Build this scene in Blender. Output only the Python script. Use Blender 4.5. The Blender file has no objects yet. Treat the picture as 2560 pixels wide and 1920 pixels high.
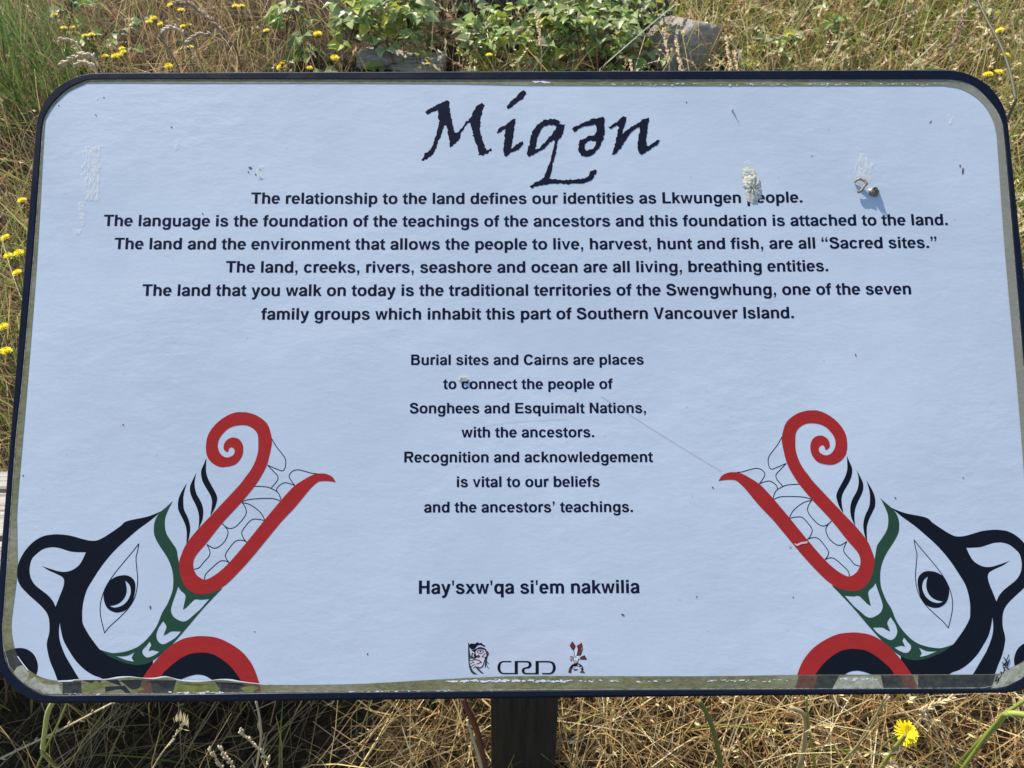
import bpy, math, random
import numpy as np
from mathutils import Matrix, Vector

random.seed(7)
rng = np.random.default_rng(7)
SC = bpy.context.scene
COL = SC.collection

# ------------------------------------------------------------------ camera
FPX, CX, CY = 1923.0, 1280.0, 960.0            # focal length in photo pixels, photo centre
PITCH = math.radians(42)
CAM = np.array([0.0, 0.0, 1.5])
A_R = np.array([1.0, 0, 0])
A_U = np.array([0, math.sin(PITCH), math.cos(PITCH)])
A_F = np.array([0, math.cos(PITCH), -math.sin(PITCH)])
cam = bpy.data.cameras.new('camera')
cam.sensor_fit = 'HORIZONTAL'; cam.sensor_width = 36.0; cam.lens = 36.0 * FPX / 2560.0
cam.clip_start = 0.02; cam.clip_end = 400
cam_o = bpy.data.objects.new('camera', cam); COL.objects.link(cam_o)
cam_o.location = CAM; cam_o.rotation_euler = (math.pi / 2 - PITCH, 0, 0)
cam.dof.use_dof = True; cam.dof.focus_distance = 0.74; cam.dof.aperture_fstop = 26.0
SC.camera = cam_o

# sign plane (centre, right, up, normal)
S_C = np.array([0.01453, 0.54361, 1.03246])
S_R = np.array([0.99993060, 0.01176376, -0.00063597])
S_U = np.array([-0.00860439, 0.76612693, 0.64263169])
S_N = np.array([0.00804696, -0.64258162, 0.76617498])

# ------------------------------------------------------------------ sun, sky, exposure
Q = 0.23
K = math.sqrt((1 - Q * Q) / (1 + 0.42 ** 2))
SUN = K * S_U - 0.42 * K * S_R + Q * S_N
SUN /= np.linalg.norm(SUN)
sun = bpy.data.lights.new('sun', 'SUN'); sun.energy = 5.0; sun.angle = math.radians(0.53); sun.color = (1.0, 0.93, 0.80)
sun_o = bpy.data.objects.new('sun', sun); COL.objects.link(sun_o)
sun_o.rotation_euler = Vector(SUN).to_track_quat('Z', 'Y').to_euler(); sun_o.location = (-3, 4, 8)
W = bpy.data.worlds.new('World'); SC.world = W; W.use_nodes = True
nt = W.node_tree; nt.nodes.clear()
sky = nt.nodes.new('ShaderNodeTexSky'); sky.sky_type = 'NISHITA'; sky.sun_disc = False
sky.sun_elevation = math.asin(SUN[2]); sky.sun_rotation = math.atan2(SUN[0], SUN[1])
bg = nt.nodes.new('ShaderNodeBackground'); bg.inputs['Strength'].default_value = 0.15
wo = nt.nodes.new('ShaderNodeOutputWorld')
nt.links.new(sky.outputs[0], bg.inputs[0]); nt.links.new(bg.outputs[0], wo.inputs[0])
SC.view_settings.view_transform = 'Standard'; SC.view_settings.look = 'None'
SC.view_settings.exposure = 0.55; SC.view_settings.gamma = 1.0
SC.render.engine = 'CYCLES'
SC.cycles.max_bounces = 6; SC.cycles.transparent_max_bounces = 8

# ------------------------------------------------------------------ helpers
def s2l(c):
    return tuple(((x / 255) / 12.92 if x / 255 <= 0.04045 else (((x / 255) + 0.055) / 1.055) ** 2.4) for x in c)

def ray(x, y):
    return A_R * (x - CX) / FPX + A_U * (CY - y) / FPX + A_F

def px_plane(x, y):
    """a photo pixel as a point of the sign face (metres along its width and height)"""
    d = ray(x, y)
    t = ((S_C - CAM) @ S_N) / (d @ S_N)
    p = CAM + d * t - S_C
    return (float(p @ S_R), float(p @ S_U))

def px_depth(x, y, depth):
    return CAM + ray(x, y) * depth

def ground_z(x, y):
    y = np.asarray(y, float); x = np.asarray(x, float)
    t = np.clip((y - 0.85) / 0.8, 0, 1)
    z = 0.175 * (np.clip(y, 0.85, 9) - 0.85) * (t * t * (3 - 2 * t)) ** 0.5
    z = np.where(y > 9, 0.175 * 8.15 + 0.02 * (np.minimum(y, 60) - 9), z)
    return z + 0.018 * np.sin(x * 3.1 + 1.3) * np.sin(y * 2.7 + .4) + 0.03 * np.sin(x * .9 + y * .6)

def px_ground(x, y, h=0.0):
    d = ray(x, y); t0, t1 = 0.5, 12.0
    for _ in range(60):
        t = (t0 + t1) / 2; p = CAM + d * t
        if p[2] > float(ground_z(p[0], p[1])) + h: t0 = t
        else: t1 = t
    return CAM + d * t0

def mat(name, base, rough=0.6, spec=0.5):
    m = bpy.data.materials.new(name); m.use_nodes = True
    b = m.node_tree.nodes['Principled BSDF']
    b.inputs['Base Color'].default_value = (*base, 1); b.inputs['Roughness'].default_value = rough
    b.inputs['Specular IOR Level'].default_value = spec
    return m

def nodes(m):
    t = m.node_tree
    return t, t.nodes['Principled BSDF']

def noise(t, scale, detail=4, rough=0.6, vec=None, sx=None):
    tc = t.nodes.new('ShaderNodeTexCoord'); n = t.nodes.new('ShaderNodeTexNoise')
    n.inputs['Scale'].default_value = scale; n.inputs['Detail'].default_value = detail; n.inputs['Roughness'].default_value = rough
    out = tc.outputs['Object']
    if sx:
        mp = t.nodes.new('ShaderNodeMapping'); mp.inputs['Scale'].default_value = sx
        t.links.new(out, mp.inputs[0]); out = mp.outputs[0]
    t.links.new(out, n.inputs['Vector'])
    return n

def ramp(t, src, stops):
    r = t.nodes.new('ShaderNodeValToRGB'); e = r.color_ramp.elements
    while len(e) < len(stops): e.new(0.5)
    for el, (p, c) in zip(e, stops): el.position = p; el.color = (*c, 1) if len(c) == 3 else c
    t.links.new(src, r.inputs[0]); return r

def bump(t, b, src, strength, dist, prev=None):
    n = t.nodes.new('ShaderNodeBump'); n.inputs['Strength'].default_value = strength; n.inputs['Distance'].default_value = dist
    t.links.new(src, n.inputs['Height'])
    if prev: t.links.new(prev.outputs[0], n.inputs['Normal'])
    t.links.new(n.outputs[0], b.inputs['Normal']); return n

def mix(t, a, b, fac):
    n = t.nodes.new('ShaderNodeMix'); n.data_type = 'RGBA'
    for i, s in ((6, a), (7, b)):
        if hasattr(s, 'is_linked'): t.links.new(s, n.inputs[i])
        else: n.inputs[i].default_value = (*s, 1)
    if hasattr(fac, 'is_linked'): t.links.new(fac, n.inputs[0])
    else: n.inputs[0].default_value = fac
    return n.outputs[2]

WORLD = {}
def link(o, parent=None, M=None):
    M = M or Matrix.Identity(4)
    COL.objects.link(o); WORLD[o] = M
    if parent: o.parent = parent; o.matrix_basis = WORLD[parent].inverted() @ M
    else: o.matrix_basis = M
    return o

def empty(name, loc, rz=0.0, sc=1.0, parent=None):
    o = bpy.data.objects.new(name, None); o.empty_display_size = 0.05
    return link(o, parent, Matrix.Translation(loc) @ Matrix.Rotation(rz, 4, 'Z') @ Matrix.Scale(sc, 4))

def tag(o, label=None, cat=None, group=None, kind=None):
    for k, v in (('label', label), ('category', cat), ('group', group), ('kind', kind)):
        if v: o[k] = v
    return o

def mesh(name, V, F, m, parent=None, M=None, smooth=False):
    me = bpy.data.meshes.new(name); me.from_pydata([tuple(map(float, v)) for v in V], [], F)
    for x in (m if isinstance(m, list) else [m]): me.materials.append(x)
    if smooth: me.polygons.foreach_set('use_smooth', [True] * len(me.polygons))
    me.update()
    return link(bpy.data.objects.new(name, me), parent, M)

class MB:
    """collects vertices and faces of one mesh"""
    def __init__(s): s.V = []; s.F = []; s.mi = []
    def add(s, V, F, mi=0):
        n = len(s.V); s.V += [tuple(map(float, v)) for v in V]; s.F += [[i + n for i in f] for f in F]; s.mi += [mi] * len(F)
    def tube(s, pts, rad, sides=6, mi=0, cap=True):
        pts = [np.array(p, float) for p in pts]; n = len(pts)
        rad = rad if hasattr(rad, '__len__') else [rad] * n
        V = []; F = []
        ref = np.array([0.31, 0.17, 0.93])
        for i, p in enumerate(pts):
            d = pts[min(i + 1, n - 1)] - pts[max(i - 1, 0)]; d /= np.linalg.norm(d) + 1e-9
            a = np.cross(d, ref); a /= np.linalg.norm(a) + 1e-9; b = np.cross(d, a)
            for k in range(sides):
                q = 2 * math.pi * k / sides; V.append(p + rad[i] * (a * math.cos(q) + b * math.sin(q)))
        for i in range(n - 1):
            for k in range(sides):
                F.append([i * sides + k, i * sides + (k + 1) % sides, (i + 1) * sides + (k + 1) % sides, (i + 1) * sides + k])
        if cap: F.append(list(range(sides))[::-1]); F.append([(n - 1) * sides + k for k in range(sides)])
        s.add(V, F, mi)
    def build(s, name, m, parent=None, M=None, smooth=False):
        o = mesh(name, s.V, s.F, m, parent, M, smooth)
        if any(s.mi): o.data.polygons.foreach_set('material_index', s.mi)
        return o

def bevel(o, w, seg=2):
    md = o.modifiers.new('bevel', 'BEVEL'); md.width = w; md.segments = seg; md.limit_method = 'ANGLE'; md.angle_limit = math.radians(35)
    return o

# ---- flat shapes on the sign face
def smooth_loop(P, closed=True, corner=52, n=5):
    P = [np.array(p, float) for p in P]; N = len(P); out = []
    def is_corner(i):
        if not closed and i in (0, N - 1): return True
        a = P[i] - P[i - 1]; b = P[(i + 1) % N] - P[i]
        c = (a @ b) / (np.linalg.norm(a) * np.linalg.norm(b) + 1e-12)
        return math.degrees(math.acos(max(-1, min(1, c)))) > corner
    for i in range(N if closed else N - 1):
        p1, p2 = P[i], P[(i + 1) % N]
        p0 = p1 if is_corner(i) else P[i - 1]; p3 = p2 if is_corner((i + 1) % N) else P[(i + 2) % N]
        for k in range(n):
            t = k / n
            out.append(0.5 * ((2 * p1) + (p2 - p0) * t + (2 * p0 - 5 * p1 + 4 * p2 - p3) * t * t + (3 * p1 - p0 - 3 * p2 + p3) * t ** 3))
    if not closed: out.append(P[-1])
    return out

def fill(loops):
    c = bpy.data.curves.new('fill', 'CURVE'); c.dimensions = '2D'; c.fill_mode = 'FRONT'
    for L in loops:
        sp = c.splines.new('POLY'); sp.points.add(len(L) - 1)
        for q, p in zip(sp.points, L): q.co = (p[0], p[1], 0, 1)
        sp.use_cyclic_u = True
    o = bpy.data.objects.new('fill', c); COL.objects.link(o)
    me = o.evaluated_get(bpy.context.evaluated_depsgraph_get()).to_mesh()
    V = [tuple(v.co[:2]) for v in me.vertices]; F = []
    for p in me.polygons:
        f = list(p.vertices); F.append(f if p.normal.z > 0 else f[::-1])
    bpy.data.objects.remove(o); bpy.data.curves.remove(c)
    return V, F

def ribbon(P, wid, closed=False, n=5, corner=70):
    """a line of the given width drawn along a smooth path"""
    P3 = [(*p[:2], wid if len(p) < 3 else p[2]) for p in P]
    S = smooth_loop(P3, closed, corner, n); N = len(S); V = []; F = []
    for i, s in enumerate(S):
        a = S[(i - 1) % N] if (closed or i) else s; b = S[(i + 1) % N] if (closed or i < N - 1) else s
        d = (b - a)[:2]; d = d / (np.linalg.norm(d) + 1e-12); nn = np.array([-d[1], d[0]]) * s[2] / 2
        V += [tuple(s[:2] + nn), tuple(s[:2] - nn)]
    for i in range(N if closed else N - 1):
        j = (i + 1) % N; F.append([2 * i, 2 * i + 1, 2 * j + 1, 2 * j])
    return V, F

ZO = {'A': (420, 1000, 4.9156), 'B': (0, 1240, 4.9156), 'C': (220, 1400, 4.88), 'D': (0, 1560, 4.9156), 'E': (0, 960, 2.44),
      'T': (850, 0, 2.5721), 'L': (1150, 1580, 6.506), 'P': (0, 0, 1.0), 'Z3': (1700, 0, 2.5721), 'Z1': (0, 0, 2.5721), 'BR': (1660, 1500, 2.4578)}
def at(z, pts):
    x0, y0, s = ZO[z]
    return [px_plane(x0 + p[0] / s, y0 + p[1] / s) + tuple(p[2:]) for p in pts]
PXM = 0.000369                                   # metres on the sign face per photo pixel

# ------------------------------------------------------------------ materials
def mat_sheet():
    m = mat('printed_sheet', (0.62, 0.70, 0.80), 0.42, 0.4); t, b = nodes(m)
    n1 = noise(t, 60, 3, 0.55, sx=(0.55, 1.0, 1.0)); n2 = noise(t, 260, 3, 0.6, sx=(0.6, 1, 1)); n3 = noise(t, 5, 4, 0.6)
    n0 = noise(t, 20, 2, 0.5, sx=(0.5, 1.0, 1.0)); n6 = noise(t, 7, 3, 0.6); mk = ramp(t, n6.outputs[0], [(0.35, (0.15,) * 3), (0.65, (1,) * 3)])
    mm = t.nodes.new('ShaderNodeMath'); mm.operation = 'MULTIPLY'; t.links.new(n1.outputs[0], mm.inputs[0]); t.links.new(mk.outputs[0], mm.inputs[1])
    k = bump(t, b, n0.outputs[0], 0.05, 0.004); k = bump(t, b, mm.outputs[0], 0.13, 0.004, k); bump(t, b, n2.outputs[0], 0.10, 0.001, k)
    r = ramp(t, n3.outputs[0], [(0.32, (0.455, 0.515, 0.59)), (0.68, (0.525, 0.585, 0.66))])
    n4 = noise(t, 700, 2, 0.7); r4 = ramp(t, n4.outputs[0], [(0.24, (1, 1, 1)), (0.30, (0, 0, 0))])
    t.links.new(mix(t, r.outputs[0], (0.35, 0.34, 0.34), r4.outputs[0]), b.inputs['Base Color'])
    return m
def mat_ink(name, c, sc=0.12):
    m = mat(name, c, 0.55, 0.08); t, b = nodes(m)
    n1 = noise(t, 60, 3, 0.55, sx=(0.55, 1, 1)); n2 = noise(t, 420, 3, 0.75); n5 = noise(t, 9, 4, .6)
    bump(t, b, n1.outputs[0], 0.10, 0.004)
    r = ramp(t, n2.outputs[0], [(0.60, c), (0.80, tuple(x * (1 - sc) + sc * 0.6 for x in c))])
    r5 = ramp(t, n5.outputs[0], [(0.3, tuple(x * .88 for x in c)), (0.7, tuple(x * 1.1 for x in c))])
    t.links.new(mix(t, r.outputs[0], r5.outputs[0], 0.5), b.inputs['Base Color'])
    return m
M_SHEET = mat_sheet()
M_BLACK = mat_ink('black_ink', (0.006, 0.008, 0.015), 0.05)
M_TEXT = mat_ink('lettering_ink', (0.007, 0.009, 0.024), 0.03)
M_RED = mat_ink('red_ink', (0.345, 0.024, 0.023), 0.05)
M_GREEN = mat_ink('green_ink', (0.022, 0.062, 0.037), 0.04)
M_PINK = mat_ink('pale_pink_ink', (0.60, 0.54, 0.58))
M_BROWNRED = mat_ink('brown_red_ink', (0.13, 0.035, 0.028))
M_YELLOWINK = mat_ink('dull_yellow_ink', (0.40, 0.34, 0.2))
M_WHITEINK = mat_ink('pale_grey_ink', (0.60, 0.64, 0.70))
M_LOGOBG = mat_ink('logo_patch', (0.51, 0.545, 0.625), 0.02)

def mat_frame():
    m = mat('frame_plastic', (0.003, 0.006, 0.017), 0.38, 0.22); t, b = nodes(m)
    n = noise(t, 900, 2, 0.6); bump(t, b, n.outputs[0], 0.12, 0.0004)
    n2 = noise(t, 14, 6, 0.7); r = ramp(t, n2.outputs[0], [(0.45, (0.36,) * 3), (0.7, (0.55,) * 3)])
    t.links.new(r.outputs[0], b.inputs['Roughness'])
    n3 = noise(t, 1500, 1, 0.5); r3 = ramp(t, n3.outputs[0], [(0.72, (0.003, 0.006, 0.017)), (0.78, (0.10, 0.10, 0.10))])
    t.links.new(r3.outputs[0], b.inputs['Base Color'])
    return m
M_FRAME = mat_frame()
def mat_strip():
    m = mat('mossy_edge_film', (0.12, 0.11, 0.07), 0.45, 0.5); t, b = nodes(m)
    n = noise(t, 22, 6, 0.65, sx=(0.5, 1, 1)); n2 = noise(t, 380, 4, 0.7, sx=(0.4, 1, 1))
    r = ramp(t, n.outputs[0], [(0.30, (0.10, 0.10, 0.022)), (0.50, (0.19, 0.18, 0.050)), (0.68, (0.32, 0.30, 0.20))])
    r2 = ramp(t, n2.outputs[0], [(0.35, (0.055, 0.05, 0.018)), (0.7, (0.33, 0.31, 0.22))])
    # the right side of the border is greyer, less moss grows there
    tc = t.nodes.new('ShaderNodeTexCoord'); sp = t.nodes.new('ShaderNodeSeparateXYZ'); t.links.new(tc.outputs['Object'], sp.inputs[0])
    mr = t.nodes.new('ShaderNodeMapRange'); mr.inputs[1].default_value = 0.36; mr.inputs[2].default_value = 0.46; t.links.new(sp.outputs[0], mr.inputs[0])
    c = mix(t, r.outputs[0], r2.outputs[0], 0.42)
    g = mix(t, c, (0.27, 0.26, 0.235), mr.outputs[0]); g2 = mix(t, c, g, 0.6)
    t.links.new(g2, b.inputs['Base Color']); bump(t, b, n2.outputs[0], 0.25, 0.0006)
    return m
M_STRIP = mat_strip()
def mat_film(name, c, c2):
    m = mat(name, c, 0.4); t, b = nodes(m); n = noise(t, 160, 5, 0.7)
    r = ramp(t, n.outputs[0], [(0.38, c), (0.66, c2)]); t.links.new(r.outputs[0], b.inputs['Base Color'])
    bump(t, b, n.outputs[0], 0.3, 0.0008); return m
M_FRED = mat_film('film_over_red', (0.11, 0.036, 0.022), (0.14, 0.075, 0.040))
M_FBLACK = mat_film('film_over_black', (0.018, 0.019, 0.016), (0.058, 0.058, 0.034))
M_FDARK = mat_film('film_fold_dark', (0.010, 0.011, 0.010), (0.025, 0.026, 0.015))
M_FMOSS = mat_film('film_moss', (0.13, 0.14, 0.018), (0.21, 0.21, 0.06))
M_FPALE = mat_film('film_over_white', (0.26, 0.25, 0.16), (0.46, 0.45, 0.36))
M_FLAKE = mat('white_flake', (0.72, 0.74, 0.76), 0.35)
def mat_residue():
    m = mat('dried_residue', (0.66, 0.64, 0.56), 0.85); t, b = nodes(m); n = noise(t, 420, 4, 0.7)
    r = ramp(t, n.outputs[0], [(0.32, (0.34, 0.32, 0.25)), (0.62, (0.66, 0.64, 0.55))]); t.links.new(r.outputs[0], b.inputs['Base Color'])
    bump(t, b, n.outputs[0], 0.8, 0.001); return m
M_RES = mat_residue()
def mat_smear():
    m = mat('dried_smear', (0.86, 0.86, 0.83), 0.8); t, b = nodes(m); n = noise(t, 210, 5, 0.8, sx=(1.9, .55, 1))
    r = ramp(t, n.outputs[0], [(0.36, (0.02,) * 3), (0.64, (0.62,) * 3)]); t.links.new(r.outputs[0], b.inputs['Alpha'])
    bump(t, b, n.outputs[0], 0.6, 0.001); return m
M_SMEAR = mat_smear()
M_SPECK = mat('dirt', (0.10, 0.08, 0.07), 0.9)
M_TWIG = mat_film('dry_curl', (0.16, 0.13, 0.10), (0.36, 0.33, 0.28))

def mat_wood(name, dark, light, sx, rough=0.85):
    m = mat(name, light, rough, 0.2); t, b = nodes(m)
    n = noise(t, 26, 6, 0.7, sx=sx); n2 = noise(t, 5, 3, 0.6)
    r = ramp(t, n.outputs[0], [(0.36, dark), (0.52, light), (0.72, tuple(min(1, x * 1.25) for x in light))])
    t.links.new(mix(t, r.outputs[0], tuple(x * .75 for x in light), ramp(t, n2.outputs[0], [(0.4, (0,) * 3), (0.7, (0.6,) * 3)]).outputs[0]), b.inputs['Base Color'])
    bump(t, b, n.outputs[0], 0.7, 0.006); return m
M_POST = mat_wood('stained_post_wood', (0.016, 0.015, 0.011), (0.034, 0.031, 0.024), (3, 3, 0.12), 0.6)
M_GREYWOOD = mat_wood('weathered_wood', (0.06, 0.052, 0.045), (0.40, 0.37, 0.325), (0.14, 3.2, 3.2))

def mat_rock(name, a, c):
    m = mat(name, a, 0.9, 0.2); t, b = nodes(m)
    n = noise(t, 14, 8, 0.7); n2 = noise(t, 90, 4, 0.7)
    r = ramp(t, n.outputs[0], [(0.35, a), (0.68, c)]); r2 = ramp(t, n2.outputs[0], [(0.35, tuple(x * .5 for x in a)), (0.7, c)])
    t.links.new(mix(t, r.outputs[0], r2.outputs[0], 0.45), b.inputs['Base Color'])
    k = bump(t, b, n.outputs[0], 0.7, 0.03); bump(t, b, n2.outputs[0], 0.6, 0.008, k); return m
M_ROCK = mat_rock('grey_rock', (0.28, 0.25, 0.22), (0.50, 0.455, 0.415))
M_DARKROCK = mat_rock('dark_rock', (0.025, 0.025, 0.03), (0.11, 0.11, 0.12))

def mat_tint(name, rough=0.75, trans=0.3, spec=0.3):
    """plant matter whose colour varies from blade to blade"""
    m = mat(name, (0.3, 0.25, 0.12), rough, spec); t, b = nodes(m)
    a = t.nodes.new('ShaderNodeAttribute'); a.attribute_name = 'tint'
    t.links.new(a.outputs['Color'], b.inputs['Base Color'])
    tr = t.nodes.new('ShaderNodeBsdfTranslucent'); t.links.new(a.outputs['Color'], tr.inputs[0])
    mx = t.nodes.new('ShaderNodeMixShader'); mx.inputs[0].default_value = trans
    o = t.nodes['Material Output']
    t.links.new(b.outputs[0], mx.inputs[1]); t.links.new(tr.outputs[0], mx.inputs[2]); t.links.new(mx.outputs[0], o.inputs[0])
    return m
M_STRAW = mat_tint('dry_grass', 0.5, 0.34, 0.4)
M_LEAF = mat_tint('leaf', 0.42, 0.36, 0.5)

def mat_ground():
    m = mat('thatch_soil', (0.15, 0.11, 0.07), 0.95, 0.1); t, b = nodes(m)
    n = noise(t, 3, 6, 0.7); n2 = noise(t, 60, 6, 0.75)
    r = ramp(t, n2.outputs[0], [(0.38, (0.016, 0.012, 0.008)), (0.66, (0.13, 0.095, 0.058))])
    t.links.new(mix(t, r.outputs[0], (0.10, 0.095, 0.04), ramp(t, n.outputs[0], [(0.45, (0,) * 3), (0.75, (0.6,) * 3)]).outputs[0]), b.inputs['Base Color'])
    bump(t, b, n2.outputs[0], 0.9, 0.03); return m

# ------------------------------------------------------------------ ground
def axis(a, b, fine, far):
    v = list(np.arange(a, b + 1e-6, fine)); s = fine; lo, hi = a, b
    while hi < far: s *= 1.35; hi += s; v.append(hi)
    s = fine
    while lo > -far: s *= 1.35; lo -= s; v.insert(0, lo)
    return np.array(v)
gx, gy = axis(-3.5, 3.5, 0.14, 90), axis(-0.5, 6.0, 0.14, 90)
X, Y = np.meshgrid(gx, gy); Zg = ground_z(X, Y)
nx = len(gx)
mesh('ground', np.stack([X.ravel(), Y.ravel(), Zg.ravel()], 1),
     [[j * nx + i, j * nx + i + 1, (j + 1) * nx + i + 1, (j + 1) * nx + i] for j in range(len(gy) - 1) for i in range(nx - 1)],
     mat_ground(), smooth=True)['kind'] = 'structure'

# ------------------------------------------------------------------ lettering: a bold grotesque drawn from strokes
def _rect(x0, y0, x1, y1): return ([(x0 - 11, y0), (x1 + 11, y0), (x1 + 11, y1), (x0 - 11, y1)], [[0, 1, 2, 3]])
def _poly(*p): return fill([list(p)])
def _rib(*p): return ribbon([(x, y, w * 1.14) for x, y, w in p], 100, n=6, corner=89)
def _arc(o, i, a0, a1, n=40, pw=2.25):
    """part of a ring between two superellipses given by their boxes"""
    V = []; F = []
    o = (o[0] - 5, o[1], o[2] + 5, o[3]); i = (i[0] + 14, i[1] + 8, i[2] - 14, i[3] - 8)
    for k in range(n + 1):
        q = math.radians(a0 + (a1 - a0) * k / n); c, s = math.cos(q), math.sin(q)
        e = 2 / pw; ux = math.copysign(abs(c) ** e, c); uy = math.copysign(abs(s) ** e, s)
        for bx in (o, i):
            V.append(((bx[0] + bx[2]) / 2 + (bx[2] - bx[0]) / 2 * ux, (bx[1] + bx[3]) / 2 + (bx[3] - bx[1]) / 2 * uy))
    for k in range(n): F.append([2 * k, 2 * k + 2, 2 * k + 3, 2 * k + 1])
    return V, F
_BP = lambda: _arc((95, -14, 578, 546), (201, 98, 436, 434), 0, 360)
_DQ = lambda: _arc((34, -14, 517, 546), (176, 98, 411, 434), 0, 360)
_ARCH = lambda x0, x1: _rib((x0, 395, 90), (x0 + 70, 468, 106), (x0 + 170, 493, 105), (x1 - 55, 462, 124), (x1, 370, 140), (x1, 180, 140), (x1, 0, 140))
_com = [(69, 146), (209, 146), (209, 20), (180, -95), (112, -168), (72, -135), (118, -75), (132, 0), (69, 0)]
def _rot(parts): return [([(611 - x, 532 - y) for x, y in V], F) for V, F in parts]
def _mv(pts, dx, dy): return [(x + dx, y + dy) for x, y in pts]
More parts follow.
